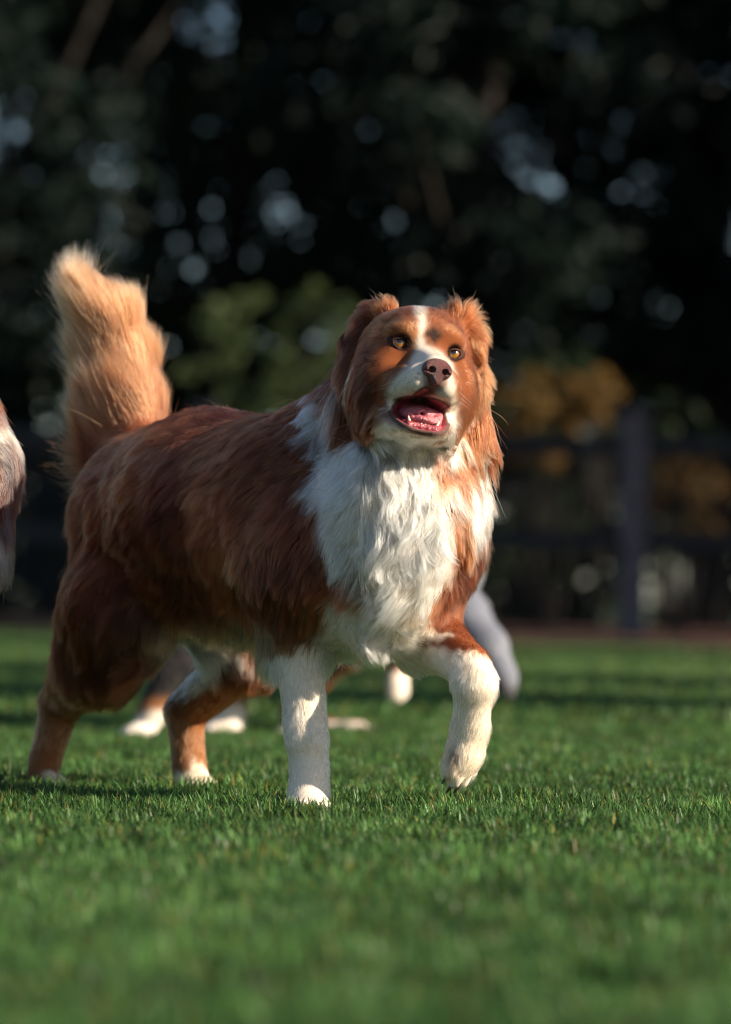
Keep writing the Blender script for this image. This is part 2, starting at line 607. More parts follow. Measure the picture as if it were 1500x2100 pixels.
def head_parts(parent, O, H, L, sc=1.0, gaze=(0.16, 1, 0.20)):
    for q in (-1, 1):
        c = L(q * 0.034, 0.0415, -0.001)
        rr = 0.0104 * sc
        n1, n2 = 20, 28
        vs, fs = [], []
        for i in range(n1 + 1):
            th = math.pi * i / n1
            for j in range(n2):
                a = 2 * math.pi * j / n2
                vs.append((rr * math.sin(th) * math.cos(a), rr * math.sin(th) * math.sin(a), rr * math.cos(th)))
        for i in range(n1):
            for j in range(n2):
                fs.append((i * n2 + j, (i + 1) * n2 + j, (i + 1) * n2 + (j + 1) % n2, i * n2 + (j + 1) % n2))
        e = mesh_obj('eye', vs, fs, M_EYE, parent)
        gz = Vector(H @ np.array((gaze[0] + q * 0.015, gaze[1], gaze[2])))
        e.location = c
        e.rotation_euler = gz.to_track_quat('Z', 'Y').to_euler()
        # eyelids: a rolled rim round an almond opening, then skin running back under the fur
        vs, fs = [], []
        for j in range(40):
            a = 2 * math.pi * j / 40
            x = 0.0078 * math.cos(a)
            z = (0.0056 if math.sin(a) < 0 else 0.0044) * math.sin(a) - 0.0006 - 0.0010 * math.cos(a) * -q
            y = math.sqrt(max(0.0104 ** 2 - x * x - z * z, 0))
            for f, dy in ((0.97, -0.0006), (1.0, 0.0010), (1.10, 0.0016), (1.30, 0.0008), (1.7, -0.0030), (2.1, -0.0080)):
                vs.append(c + H @ (np.array((x * f, y + dy, z * f * (1 + 0.25 * (f - 1)))) * sc))
        for j in range(40):
            for k in range(5):
                fs.append((j * 6 + k, j * 6 + k + 1, ((j + 1) % 40) * 6 + k + 1, ((j + 1) % 40) * 6 + k))
        mesh_obj('eyelid', vs, fs, M_LID, parent)
    # nose leather
    ns = Shape()
    def E(c, r, k=0.004, sub=False): ns.ell(L(c[0], c[1], c[2] + 0.0065), np.array(r) * sc, H, k * sc, sub)
    E((0, 0.121, -0.0440), (0.0165, 0.0125, 0.0120))
    E((0, 0.119, -0.0545), (0.0095, 0.0115, 0.0110))
    for q in (-1, 1):
        E((q * 0.0105, 0.1215, -0.0470), (0.0078, 0.0105, 0.0088))
    for q in (-1, 1):
        E((q * 0.0082, 0.1325, -0.0485), (0.0042, 0.0085, 0.0038), 0.0015, True)
        E((q * 0.0150, 0.1300, -0.0500), (0.0048, 0.0050, 0.0014), 0.001, True)
    ns.cone(L(0, 0.1350, -0.0435), L(0, 0.130, -0.0595), 0.0011 * sc, 0.0011 * sc, 0.001, True)
    V, F = ns.mesh(hc=0.0010 * sc)
    mesh_obj('nose', V, F, M_NOSE, parent)


def mouth_parts(parent, L0, H):
    L = lambda x, y, z: L0(x - 0.0015, y, z + 0.0105)
    # tongue: flattened body with a centre groove and a curled edge
    ts = Shape()
    ts.ell(L(-0.004, 0.040, -0.0945), (0.027, 0.034, 0.0125), H, 0.008)
    ts.ell(L(-0.004, 0.068, -0.1050), (0.0215, 0.021, 0.0070), H, 0.008)
    ts.cone(L(-0.026, 0.045, -0.090), L(-0.0200, 0.076, -0.0990), 0.0048, 0.0040, 0.006)
    ts.cone(L(0.018, 0.045, -0.096), L(0.0165, 0.078, -0.1010), 0.0042, 0.0036, 0.006)
    ts.cone(L(0, 0.02, -0.0895), L(0, 0.098, -0.0995), 0.002, 0.0016, 0.005, True)
    V, F = ts.mesh(hc=0.0014)
    mesh_obj('tongue', V, F, M_TONGUE, parent)
    # gum ridge of the lower jaw
    gs = Shape()
    for q in (-1, 1):
        gs.cone(L(q * 0.0290, 0.052, -0.1060), L(q * 0.0170, 0.085, -0.1150), 0.0048, 0.0045, 0.004)
    gs.cone(L(-0.0170, 0.0855, -0.1150), L(0.0170, 0.0855, -0.1150), 0.0045, 0.0045, 0.004)
    V, F = gs.mesh(hc=0.0014)
    mesh_obj('gum', V, F, M_MOUTH, parent)
    # teeth
    def tooth(a, b, r):
        a, b = A3(a), A3(b)
        n = 4
        tube('tooth', [a + (b - a) * t for t in (0, .35, .75, 1)], [r, r * .9, r * .55, r * .12], M_TOOTH, parent)
    for q in (-1, 1):
        tooth(L(q * 0.0165, 0.0845, -0.1120), L(q * 0.0195, 0.0850, -0.1040), 0.0021)
        for i in range(3):
            tooth(L(q * (0.0024 + 0.0042 * i), 0.0870, -0.1150), L(q * (0.0024 + 0.0042 * i), 0.0878, -0.1100 - 0.0006 * i), 0.0015)


def tube(name, pts, rad, m, parent=None, seg=8, closed=False):
    pts = [Vector(tuple(p)) for p in pts]
    n = len(pts)
    vs, fs = [], []
    up = Vector((0.13, 0.21, 0.97))
    for i, p in enumerate(pts):
        if closed:
            t = pts[(i + 1) % n] - pts[i - 1]
        else:
            t = pts[min(i + 1, n - 1)] - pts[max(i - 1, 0)]
        t.normalize()
        a = t.cross(up)
        if a.length < 0.05: a = t.cross(Vector((1, 0, 0)))
        a.normalize(); b = t.cross(a)
        for j in range(seg):
            w = 2 * math.pi * j / seg
            vs.append(p + (a * math.cos(w) + b * math.sin(w)) * rad[i])
    for i in range(n if closed else n - 1):
        for j in range(seg):
            i2 = (i + 1) % n
            fs.append((i * seg + j, i * seg + (j + 1) % seg, i2 * seg + (j + 1) % seg, i2 * seg + j))
    if not closed:
        fs.append(tuple(range(seg))[::-1])
        fs.append(tuple((n - 1) * seg + j for j in range(seg)))
    return mesh_obj(name, vs, fs, m, parent)


def paw(s, c, fwd, w, L=0.012, up=(0, 0, 1), toes=True):
    """paw centred on c, pointing along fwd; four toes with claws (returned)"""
    c = A3(c); f = unit(A3(fwd)); u = A3(up); u = unit(u - (u @ f) * f)
    r = np.cross(f, u)
    M = np.stack([r, f, u], 1)
    s.ell(c, (w * 0.5, w * 0.62, w * 0.40), M, 0.008)
    claws = []
    for i, (x, y) in enumerate(((-0.37, 0.36), (-0.14, 0.56), (0.14, 0.56), (0.37, 0.36))):
        tc = c + r * w * x + f * w * y - u * w * 0.06
        s.ell(tc, (w * 0.150, w * 0.30, w * 0.24), M, 0.0035)
        claws.append((tc + f * w * 0.22 - u * w * 0.02, tc + f * w * 0.44 - u * w * 0.16))
    s.fur(c + u * w * 0.4, f * 0.7 - u * 0.5, L * 0.7, 0.2, 0.2)
    s.fur(c + f * w * 0.6, f - u * 0.6, L * 0.55, 0.2, 0.2)
    return claws


def add_claws(parent, claws):
    for a, b in claws:
        tube('claw', [a, (a + b) / 2 + A3((0, 0, 0.001)), b], [0.0030, 0.0024, 0.0006], M_CLAW, parent, 6)


def in_cavity(s, p, off=0.0):
    if not hasattr(s, 'cav'): return np.zeros(len(p), bool)
    return (sdf_ell(p, *s.cav) < off) | (sdf_ell(p, *s.cav2) < off)


UP = A3((0, 0, 1))
# colours of coats (linear base colours)
RUST = np.array((0.200, 0.050, 0.017)); RUST_D = np.array((0.062, 0.014, 0.0065)); RUST_L = np.array((0.40, 0.145, 0.048))
WHITE = np.array((0.90, 0.79, 0.67)); BLACK = np.array((0.016, 0.014, 0.014)); TAN = np.array((0.42, 0.17, 0.065))
GREY = np.array((0.22, 0.20, 0.21))


def mixc(a, b, t):
    t = np.clip(t, 0, 1)[:, None]
    return a * (1 - t) + b * t


# ================================================================== lawn, soil, mulch
def soil_material():
    return noise_mat('lawn_soil', (0.012, 0.022, 0.006), (0.030, 0.060, 0.014), 3.0, 0.95, 0.8, 90, coord='Object')


def grid_plane(name, x0, x1, y0, y1, z, nx, ny, m):
    xs = np.linspace(x0, x1, nx); ys = np.linspace(y0, y1, ny)
    gx, gy = np.meshgrid(xs, ys, indexing='ij')
    V = np.stack([gx.ravel(), gy.ravel(), np.full(gx.size, z)], 1)
    i = (np.arange(nx - 1)[:, None] * ny + np.arange(ny - 1)[None]).ravel()
    F = np.stack([i, i + ny, i + ny + 1, i + 1], 1)
    return mesh_obj(name, V, F, m)


tag(grid_plane('ground', -400, 400, -40, 900, 0.0, 30, 30, soil_material()),
    'dark green lawn ground reaching to the trees', kind='structure')


# ------------------------------------------------------------------ grass blades
def grass_material():
    m, t, p = mat('grass_blade')
    a = t.nodes.new('ShaderNodeAttribute')
    a.attribute_name = 'blade_color'
    oi = t.nodes.new('ShaderNodeObjectInfo')
    hs = t.nodes.new('ShaderNodeHueSaturation')
    mr = t.nodes.new('ShaderNodeMapRange')
    mr.inputs['To Min'].default_value = 0.42
    mr.inputs['To Max'].default_value = 1.45
    t.links.new(oi.outputs['Random'], mr.inputs['Value'])
    t.links.new(mr.outputs[0], hs.inputs['Value'])
    t.links.new(a.outputs['Color'], hs.inputs['Color'])
    geo = t.nodes.new('ShaderNodeNewGeometry')
    n = t.nodes.new('ShaderNodeTexNoise')
    n.inputs['Scale'].default_value = 3.2
    n.inputs['Detail'].default_value = 3
    t.links.new(geo.outputs['Position'], n.inputs['Vector'])
    mr2 = t.nodes.new('ShaderNodeMapRange')
    mr2.inputs['From Min'].default_value = 0.3
    mr2.inputs['From Max'].default_value = 0.7
    mr2.inputs['To Min'].default_value = 0.7
    mr2.inputs['To Max'].default_value = 1.25
    t.links.new(n.outputs['Fac'], mr2.inputs['Value'])
    mx = t.nodes.new('ShaderNodeMix')
    mx.data_type = 'RGBA'; mx.blend_type = 'MULTIPLY'
    mx.inputs['Factor'].default_value = 1
    t.links.new(hs.outputs[0], mx.inputs['A'])
    t.links.new(mr2.outputs[0], mx.inputs['B'])
    t.links.new(mx.outputs['Result'], p.inputs['Base Color'])
    p.inputs['Roughness'].default_value = 0.42
    p.inputs['Specular IOR Level'].default_value = 0.25
    tr = t.nodes.new('ShaderNodeBsdfTranslucent')
    t.links.new(mx.outputs['Result'], tr.inputs['Color'])
    ms = t.nodes.new('ShaderNodeMixShader')
    ms.inputs[0].default_value = 0.35
    t.links.new(p.outputs[0], ms.inputs[1])
    t.links.new(tr.outputs[0], ms.inputs[2])
    t.links.new(ms.outputs[0], t.nodes['Material Output'].inputs[0])
    return m


M_GRASS = grass_material()


def make_tuft(nb, spread, h, w, seed):
    g = np.random.default_rng(seed)
    vs, fs, col = [], [], []
    for i in range(nb):
        a = g.uniform(0, 6.283); r = spread * math.sqrt(g.random())
        bx, by = r * math.cos(a), r * math.sin(a)
        yaw = g.uniform(0, 6.283)
        dx, dy = math.cos(yaw), math.sin(yaw)
        px, py = -dy, dx
        H = h * g.uniform(0.55, 1.2); lean = g.uniform(0.05, 0.85) * H; ww = w * g.uniform(0.7, 1.2)
        b = len(vs)
        for t, wf in ((0, 0.8), (0.4, 1.0), (0.75, 0.75)):
            cx = bx + dx * lean * t * t; cy_ = by + dy * lean * t * t; cz = H * t * (1 - 0.18 * t * lean / H)
            vs.append((cx - px * ww * wf / 2, cy_ - py * ww * wf / 2, cz))
            vs.append((cx + px * ww * wf / 2, cy_ + py * ww * wf / 2, cz))
        vs.append((bx + dx * lean, by + dy * lean, H * (1 - 0.18 * lean / H)))
        fs += [(b, b + 1, b + 3, b + 2), (b + 2, b + 3, b + 5, b + 4), (b + 4, b + 5, b + 6)]
        u = g.random()
        if u < 0.03: c = (0.22, 0.18, 0.05)
        elif u < 0.11: c = (0.13, 0.17, 0.035)
        else:
            k = g.uniform(0.45, 1.5)
            c = (0.072 * k, 0.158 * k, 0.042 * k)
        col += [c] * 7
    me = bpy.data.meshes.new('grass_tuft')
    me.from_pydata(vs, [], fs)
    at = me.attributes.new('blade_color', 'FLOAT_COLOR', 'POINT')
    at.data.foreach_set('color', np.array([(*c, 1) for c in col], dtype=np.float32).ravel())
    me.materials.append(M_GRASS)
    return bpy.data.objects.new('grass_tuft', me)


def scatter(name, pts, scl, tufts, label):
    lib = bpy.data.collections.new('tufts_' + name)
    for o in tufts: lib.objects.link(o)
    n = len(pts)
    me = bpy.data.meshes.new(name)
    me.vertices.add(n)
    me.vertices.foreach_set('co', pts.astype(np.float32).ravel())
    g = np.random.default_rng(n)
    a = me.attributes.new('scl', 'FLOAT', 'POINT'); a.data.foreach_set('value', scl.astype(np.float32))
    a = me.attributes.new('rot', 'FLOAT_VECTOR', 'POINT')
    rt = np.zeros((n, 3)); rt[:, 2] = g.uniform(0, 6.283, n); rt[:, 0] = g.normal(0, .1, n); rt[:, 1] = g.normal(0, .1, n)
    a.data.foreach_set('vector', rt.astype(np.float32).ravel())
    o = bpy.data.objects.new(name, me)
    C.objects.link(o)
    ng = bpy.data.node_groups.new(name, 'GeometryNodeTree')
    ng.interface.new_socket('Geometry', in_out='INPUT', socket_type='NodeSocketGeometry')
    ng.interface.new_socket('Geometry', in_out='OUTPUT', socket_type='NodeSocketGeometry')
    N = ng.nodes.new
    i, q = N('NodeGroupInput'), N('NodeGroupOutput')
    ci = N('GeometryNodeCollectionInfo')
    ci.inputs['Collection'].default_value = lib
    ci.inputs['Separate Children'].default_value = True
    ci.inputs['Reset Children'].default_value = True
    ip = N('GeometryNodeInstanceOnPoints')
    ip.inputs['Pick Instance'].default_value = True
    def attr(nm, ty):
        x = N('GeometryNodeInputNamedAttribute'); x.data_type = ty; x.inputs['Name'].default_value = nm
        return x.outputs['Attribute']
    rot = N('FunctionNodeEulerToRotation')
    ng.links.new(attr('rot', 'FLOAT_VECTOR'), rot.inputs[0])
    ng.links.new(rot.outputs[0], ip.inputs['Rotation'])
    ng.links.new(attr('scl', 'FLOAT'), ip.inputs['Scale'])
    ng.links.new(i.outputs[0], ip.inputs['Points'])
    ng.links.new(ci.outputs[0], ip.inputs['Instance'])
    ng.links.new(ip.outputs[0], q.inputs[0])
    md = o.modifiers.new('scatter', 'NODES')
    md.node_group = ng
    tag(o, label, 'grass', kind='stuff')
    return o


def lawn_edge(x):          # the lawn ends at the strip of mulch by the fence
    return 17.2 - 0.9 * x - 0.25 * np.maximum(x, 0) + 0.25 * np.sin(x * 1.7)


def lawn():
    g = np.random.default_rng(3)
    tuf = [make_tuft(32, 0.026, 0.0235, 0.0020, k) for k in range(9)]
    P_ = []
    for y0, y1, dens in ((-3.2, -1.6, 1500), (-1.6, 1.2, 2100), (1.2, 3.5, 1300)):
        hw = 0.95 + 0.20 * (y1 + 4.9)
        n = int(dens * 2 * hw * (y1 - y0))
        P_.append(np.stack([g.uniform(-hw, hw, n), g.uniform(y0, y1, n), np.zeros(n)], 1))
    p = np.concatenate(P_)
    w = Wob(5, 0.35)
    scatter('lawn_grass', p, g.uniform(0.6, 1.2, len(p)) * (1 + 0.13 * w(p)[:, 0]), tuf,
            'short green turf in sharp and soft focus around the dogs')
    tuf2 = [make_tuft(20, 0.06, 0.036, 0.005, 50 + k) for k in range(5)]
    n = 60000
    y = 3.3 + (22 - 3.3) * g.random(n) ** 1.3
    hw = 2.0 + 0.18 * (y + 4.9)
    p = np.stack([g.uniform(-1, 1, n) * hw, y, np.zeros(n)], 1)
    n = 70000
    q = np.stack([g.uniform(-9, 9, n), g.uniform(-4.3, 20, n), np.zeros(n)], 1)
    q = q[np.abs(q[:, 0]) > np.where(q[:, 1] < 3.4, 0.85 + 0.20 * (q[:, 1] + 4.9), 1.8 + 0.17 * (q[:, 1] + 4.9))]
    p = np.concatenate([p, q])
    p = p[(p[:, 1] < lawn_edge(p[:, 0]))]
    scatter('far_lawn_grass', p, g.uniform(0.7, 1.3, len(p)), tuf2, 'blurred green turf running back to the fence')


lawn()

# mulch strip under the fence
M_MULCH = noise_mat('mulch', (0.05, 0.022, 0.014), (0.16, 0.075, 0.045), 9, 0.95, 1.0, 60)
xs = np.linspace(-12, 12, 121)
V, F = [], []
for i, x in enumerate(xs):
    V += [(x, float(lawn_edge(np.array(x))), 0.012), (x, float(lawn_edge(np.array(x))) + 0.4, 0.05), (x, 36, 0.05)]
    if i:
        b = 3 * i
        F += [(b - 3, b, b + 1, b - 2), (b - 2, b + 1, b + 2, b - 1)]
tag(mesh_obj('mulch_bed', V, F, M_MULCH), 'reddish brown mulch strip between lawn and fence', kind='structure')


# ================================================================== fence
M_RAIL = noise_mat('fence_rail_paint', (0.004, 0.005, 0.007), (0.009, 0.010, 0.013), 8, 0.6, 0.2, 60)
M_POST = noise_mat('weathered_post_wood', (0.055, 0.050, 0.060), (0.11, 0.098, 0.108), 12, 0.85, 0.5, 80)
M_WIRE = noise_mat('dark_wire', (0.012, 0.012, 0.014), (0.03, 0.03, 0.035), 30, 0.5)


def box_v(x0, x1, y0, y1, z0, z1, bev=0.006):
    """bevelled box as lists"""
    bx = min(bev, (x1 - x0) / 3, (y1 - y0) / 3, (z1 - z0) / 3)
    vs, fs = [], []
    for z, k in ((z0, bx), (z0 + bx, 0), (z1 - bx, 0), (z1, bx)):
        vs += [(x0 + k, y0 + k, z), (x1 - k, y0 + k, z), (x1 - k, y1 - k, z), (x0 + k, y1 - k, z)]
    for i in range(3):
        for j in range(4):
            fs.append((4 * i + j, 4 * i + (j + 1) % 4, 4 * i + 4 + (j + 1) % 4, 4 * i + 4 + j))
    fs += [(3, 2, 1, 0), (12, 13, 14, 15)]
    return vs, fs


FY = 19.8
fence = bpy.data.objects.new('fence', None)
fence.location = (0, FY, 0)
C.objects.link(fence)
tag(fence, 'black railed wire fence with weathered wooden posts behind the lawn', 'fence')
post_x = [1.72 + 2.75 * k for k in range(-3, 4)]
for x in post_x:
    v, f = box_v(x - 0.085, x + 0.085, -0.085, 0.085, 0, 1.46, 0.012)
    mesh_obj('post', v, f, M_POST, fence, False)
    v, f = box_v(x - 0.105, x + 0.105, -0.105, 0.105, 1.463, 1.50, 0.01)
    mesh_obj('post_cap', v, f, M_POST, fence, False)
for a, b in zip(post_x[:-1], post_x[1:]):
    for z in (0.60, 1.21):
        v, f = box_v(a + 0.088, b - 0.088, -0.045, 0.045, z, z + 0.13, 0.006)
        mesh_obj('rail', v, f, M_RAIL, fence, False)
vs, fs = [], []
for a, b in zip(post_x[:-1], post_x[1:]):
    n = 34
    for i in range(n):
        x = a + 0.13 + (b - a - 0.26) * i / (n - 1)
        k = len(vs)
        v, f = box_v(x - 0.006, x + 0.006, -0.060, -0.048, 0.06, 1.36, 0.002)
        vs += v; fs += [tuple(q + k for q in ff) for ff in f]
    for z in (0.10, 0.35, 0.95):
        k = len(vs)
        v, f = box_v(a + 0.1, b - 0.1, -0.073, -0.063, z, z + 0.01, 0.002)
        vs += v; fs += [tuple(q + k for q in ff) for ff in f]
wm = mesh_obj('wire_mesh', vs, fs, M_WIRE, fence, False)
tag(wm, kind='stuff')


# ================================================================== trees and shrubs
def leaf_material(name, c1, c2, trans=0.3):
    m, t, p = mat(name)
    a = t.nodes.new('ShaderNodeAttribute')
    a.attribute_name = 'leaf_random'
    mx = t.nodes.new('ShaderNodeMix')
    mx.data_type = 'RGBA'
    mx.inputs['A'].default_value = (*c1, 1)
    mx.inputs['B'].default_value = (*c2, 1)
    t.links.new(a.outputs['Fac'], mx.inputs['Factor'])
    t.links.new(mx.outputs['Result'], p.inputs['Base Color'])
    p.inputs['Roughness'].default_value = 0.6
    p.inputs['Specular IOR Level'].default_value = 0.2
    tr = t.nodes.new('ShaderNodeBsdfTranslucent')
    t.links.new(mx.outputs['Result'], tr.inputs['Color'])
    ms = t.nodes.new('ShaderNodeMixShader')
    ms.inputs[0].default_value = trans
    t.links.new(p.outputs[0], ms.inputs[1])
    t.links.new(tr.outputs[0], ms.inputs[2])
    t.links.new(ms.outputs[0], t.nodes['Material Output'].inputs[0])
    return m


M_BARK = noise_mat('bark', (0.008, 0.007, 0.006), (0.022, 0.018, 0.015), 7, 0.95, 1.0, 30)
LM = {
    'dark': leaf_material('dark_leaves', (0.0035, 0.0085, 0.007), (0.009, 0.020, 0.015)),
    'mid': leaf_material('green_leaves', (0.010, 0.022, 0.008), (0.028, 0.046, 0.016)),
    'light': leaf_material('light_leaves', (0.04, 0.065, 0.025), (0.09, 0.12, 0.045)),
    'ochre': leaf_material('ochre_leaves', (0.07, 0.042, 0.012), (0.24, 0.14, 0.04), 0.4),
}


def leaves(name, centres, n, spread, size, m, parent, seed):
    g = np.random.default_rng(seed)
    centres = np.array(centres)
    ci = g.integers(0, len(centres), n)
    d = g.normal(size=(n, 3)); d = unit(d) * (g.random((n, 1)) ** 0.45)
    p = centres[ci] + d * spread * g.uniform(0.7, 1.2, len(centres))[ci][:, None] * np.array((1, 1, 0.75))
    a = unit(g.normal(size=(n, 3))); b = unit(np.cross(a, g.normal(size=(n, 3))))
    s = size * g.uniform(0.6, 1.25, (n, 1))
    c = np.cross(a, b)
    V = np.stack([p - a * s, p + b * s * 0.42 + c * s * 0.12, p + a * s, p - b * s * 0.42 + c * s * 0.12], 1).reshape(-1, 3)
    F = np.arange(4 * n).reshape(n, 4)
    o = mesh_obj(name, V, F, m, parent, False)
    r = np.repeat(np.clip(g.uniform(0, 1, len(centres))[ci] * 0.6 + g.uniform(0, 0.4, n), 0, 1), 4)
    at = o.data.attributes.new('leaf_random', 'FLOAT', 'POINT')
    at.data.foreach_set('value', r.astype(np.float32))
    return o


def tree(x, y, h, rx, z0, kind, label, n=9000, size=0.10, ncl=60, spread=0.7, trunk=0.16, seed=0, group='trees behind the fence', name='tree', gap=None):
    g = random.Random(seed)
    t = bpy.data.objects.new(name, None)
    t.location = (x, y, 0)
    C.objects.link(t)
    tag(t, label, 'tree', group)
    lean = g.uniform(-0.3, 0.3)
    pts = [(lean * (k / 6) ** 2 + g.uniform(-.04, .04), g.uniform(-.05, .05), h * 0.8 * k / 6) for k in range(7)]
    tr = tube('trunk', pts, [trunk * (1.25 if k == 0 else 1 - 0.12 * k) for k in range(7)], M_BARK, t, 10)
    cs = []
    for i in range(ncl):
        while True:
            u = [g.uniform(-1, 1) for _ in range(3)]
            if sum(q * q for q in u) < 1: break
        c = (u[0] * rx, u[1] * rx * 0.8, z0 + (h - z0) * (0.5 + 0.5 * u[2]))
        if gap and gap(x + c[0], y + c[1], c[2]): continue
        cs.append(c)
    for i, c in enumerate(cs[:14]):
        b = Vector(pts[min(6, max(2, int(6 * c[2] / h * 0.75)))])
        e = Vector(c)
        mid = (b + e) / 2 + Vector((0, 0, -0.15))
        tube('limb', [b, mid, e], [trunk * 0.35, trunk * 0.22, trunk * 0.08], M_BARK, tr, 6)
    leaves('crown', cs, n, spread, size, LM[kind], t, seed + 100)
    return t


def shrub(x, y, w, h, kind, label, n=2500, size=0.05, seed=0, z0=0.1, group='shrubs behind the fence'):
    g = random.Random(seed)
    t = bpy.data.objects.new('shrub', None)
    t.location = (x, y, 0)
    C.objects.link(t)
    tag(t, label, 'shrub', group)
    cs = [(g.uniform(-1, 1) * w / 2, g.uniform(-1, 1) * w / 2.5, z0 + (h - z0) * g.random()) for _ in range(max(10, int((34 if kind == 'dark' else 60) * w)))]
    cs = [c for c in cs if (2 * c[0] / w) ** 2 + ((c[2] - (h + z0) / 2) / ((h - z0) / 2)) ** 2 < 1.0 or kind == 'dark']
    for i, c in enumerate(cs[:7]):
        tube('stem', [(c[0] * 0.2, c[1] * 0.2, 0), (c[0] * 0.6, c[1] * 0.6, c[2] * 0.55), c], [0.02, 0.014, 0.005], M_BARK, t, 5)
    leaves('foliage', cs, n, 0.20 if kind == 'dark' else 0.09, size, LM[kind], t, seed + 300)
    return t


T = [
    (-6.5, 30, 10.5, 2.6, 1.2, 'dark', 'dark tree beyond the left end of the fence'),
    (-3.6, 27, 9.5, 2.2, 1.6, 'dark', 'dark leafy tree behind the raised tail'),
    (-1.3, 31, 10.5, 2.3, 1.8, 'mid', 'tall green tree between the tail and the standing dog head'),
    (0.9, 28, 9.0, 2.1, 2.0, 'dark', 'dark tree standing behind the brown dog head'),
    (3.1, 30, 9.5, 2.2, 1.5, 'dark', 'dark tree behind the weathered fence post'),
    (5.4, 28, 9.5, 2.4, 1.3, 'dark', 'dark tree past the right edge of the fence view'),
    (8.2, 31, 10.0, 2.6, 1.2, 'mid', 'outermost green tree on the far right'),
    (-9.5, 29, 10.0, 2.8, 1.2, 'mid', 'outermost green tree on the far left'),
    (-2.4, 37, 12.0, 3.0, 1.0, 'dark', 'tall dark tree in the second row on the left'),
    (2.2, 37, 11.0, 2.8, 1.0, 'dark', 'tall dark tree in the second row on the right'),
    (6.3, 38, 11.0, 2.8, 0.8, 'dark', 'tall dark tree in the second row at the right end'),
    (-6.8, 38, 11.0, 2.8, 0.8, 'dark', 'tall dark tree in the second row at the left end'),
    (-13.5, 31, 10.0, 3.0, 0.8, 'dark', 'broad dark tree well to the left of the fence'),
    (-18.5, 33, 10.0, 3.2, 0.5, 'dark', 'leftmost broad dark tree at the yard corner'),
    (-0.2, 42, 9.0, 3.0, 0.2, 'dark', 'rearmost dark tree in the middle'),
    (-4.6, 43, 8.5, 3.2, 0.2, 'dark', 'rearmost dark tree on the left'),
    (4.4, 43, 8.5, 3.2, 0.2, 'dark', 'rearmost dark tree on the right'),
]
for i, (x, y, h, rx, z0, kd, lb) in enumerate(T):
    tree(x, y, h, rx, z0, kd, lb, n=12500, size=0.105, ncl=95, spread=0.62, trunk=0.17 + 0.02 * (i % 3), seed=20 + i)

shrub(-0.75, 25.5, 1.5, 2.75, 'light', 'pale green shrub behind the brown dog back', 3600, 0.05, 1, 1.5)
shrub(1.34, 24.0, 0.85, 2.0, 'ochre', 'ochre leaved shrub showing above the top fence rail', 1500, 0.045, 2, 1.3)
shrub(2.3, 23.2, 0.75, 1.42, 'ochre', 'low ochre shrub just right of the fence post', 1300, 0.045, 3, 0.75)
shrub(1.82, 24.8, 0.22, 2.02, 'ochre', 'thin ochre shrub above the fence post', 700, 0.045, 31, 1.85)
shrub(3.6, 24.5, 1.2, 1.8, 'ochre', 'ochre shrub near the right end of the fence', 1800, 0.05, 4, 1.0)
hv = bpy.data.objects.new('hedge', None)
hv.location = (0, 34, 0)
C.objects.link(hv)
tag(hv, 'long dark clipped hedge closing the view behind the trees', 'hedge')
gg = random.Random(9)
hc_ = [(gg.uniform(-30, 22), gg.uniform(-.5, .5), gg.uniform(0.1, 3.0)) for _ in range(1050)]
leaves('foliage', hc_, 68000, 0.5, 0.13, LM['mid'], hv, 900)
for k in range(34):
    tube('stem', [(-28.5 + 1.43 * k, 0, 0), (-28.4 + 1.43 * k, 0.1, 1.2), (-28.5 + 1.43 * k, 0, 2.4)], [0.05, 0.04, 0.02], M_BARK, hv, 6)
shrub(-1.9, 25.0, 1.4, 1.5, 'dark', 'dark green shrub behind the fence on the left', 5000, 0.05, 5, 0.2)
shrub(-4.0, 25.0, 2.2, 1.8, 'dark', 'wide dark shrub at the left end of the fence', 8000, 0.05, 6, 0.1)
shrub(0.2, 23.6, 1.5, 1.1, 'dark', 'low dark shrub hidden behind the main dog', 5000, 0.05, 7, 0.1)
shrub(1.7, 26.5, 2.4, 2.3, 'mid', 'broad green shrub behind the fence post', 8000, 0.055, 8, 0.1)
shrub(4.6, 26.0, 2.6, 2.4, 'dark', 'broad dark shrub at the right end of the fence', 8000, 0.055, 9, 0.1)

# trees standing to the right of the lawn: the slim ones throw the shade bands
RT = ((8.6, 0.9, 8.5, 1.3, 3.6, 9000), (9.0, 3.6, 9, 1.3, 3.0, 8000), (8.6, 8.8, 8, 1.5, 2.0, 3500), (8.2, 13.2, 8, 1.7, 1.5, 3500),
      (9.4, -7.7, 8, 1.5, 3.4, 2400), (12.5, 15.6, 15, 2.2, 3.5, 8000), (12.5, 17.8, 14, 1.8, 3.0, 7000),  # foreground tree and tall row: unseen, added to shade near grass and background
      (12.5, 26.5, 15, 2.6, 2.0, 9000), (13.0, 30.0, 15, 2.8, 2.0, 9000), (13.5, 33.5, 15, 2.6, 2.0, 8000))
RL = ('slim green tree at the right side of the lawn level with the dogs', 'slim green tree on the right just behind the dogs',
      'slim green tree on the right, halfway to the fence', 'slim green tree on the right near the fence end',
      'unseen green tree to the right behind the camera, added to shade the near grass', 'unseen tall broad tree added to shade the background, nearest of the tall row',
      'unseen tall tree added to shade the background, second in the tall row', 'unseen tall tree added at the far right to shade the background, third in the tall row',
      'unseen tall broad tree added beyond the fence to shade the background', 'unseen tall tree added to shade the background, last of the tall row')
for i, (x, y, h, rx, z0, n) in enumerate(RT):
    tree(x, y, h, rx, z0, 'mid' if i < 5 else 'dark', RL[i], n=n, size=0.12 if i < 5 else 0.2, ncl=34 if i < 5 else 60,
         spread=0.55 if i < 5 else 0.9, trunk=0.15 if i < 5 else 0.28, seed=60 + i, group='trees along the right side of the lawn')


# ================================================================== the brown and white dog
def hide_ctr(s, H):
    pass


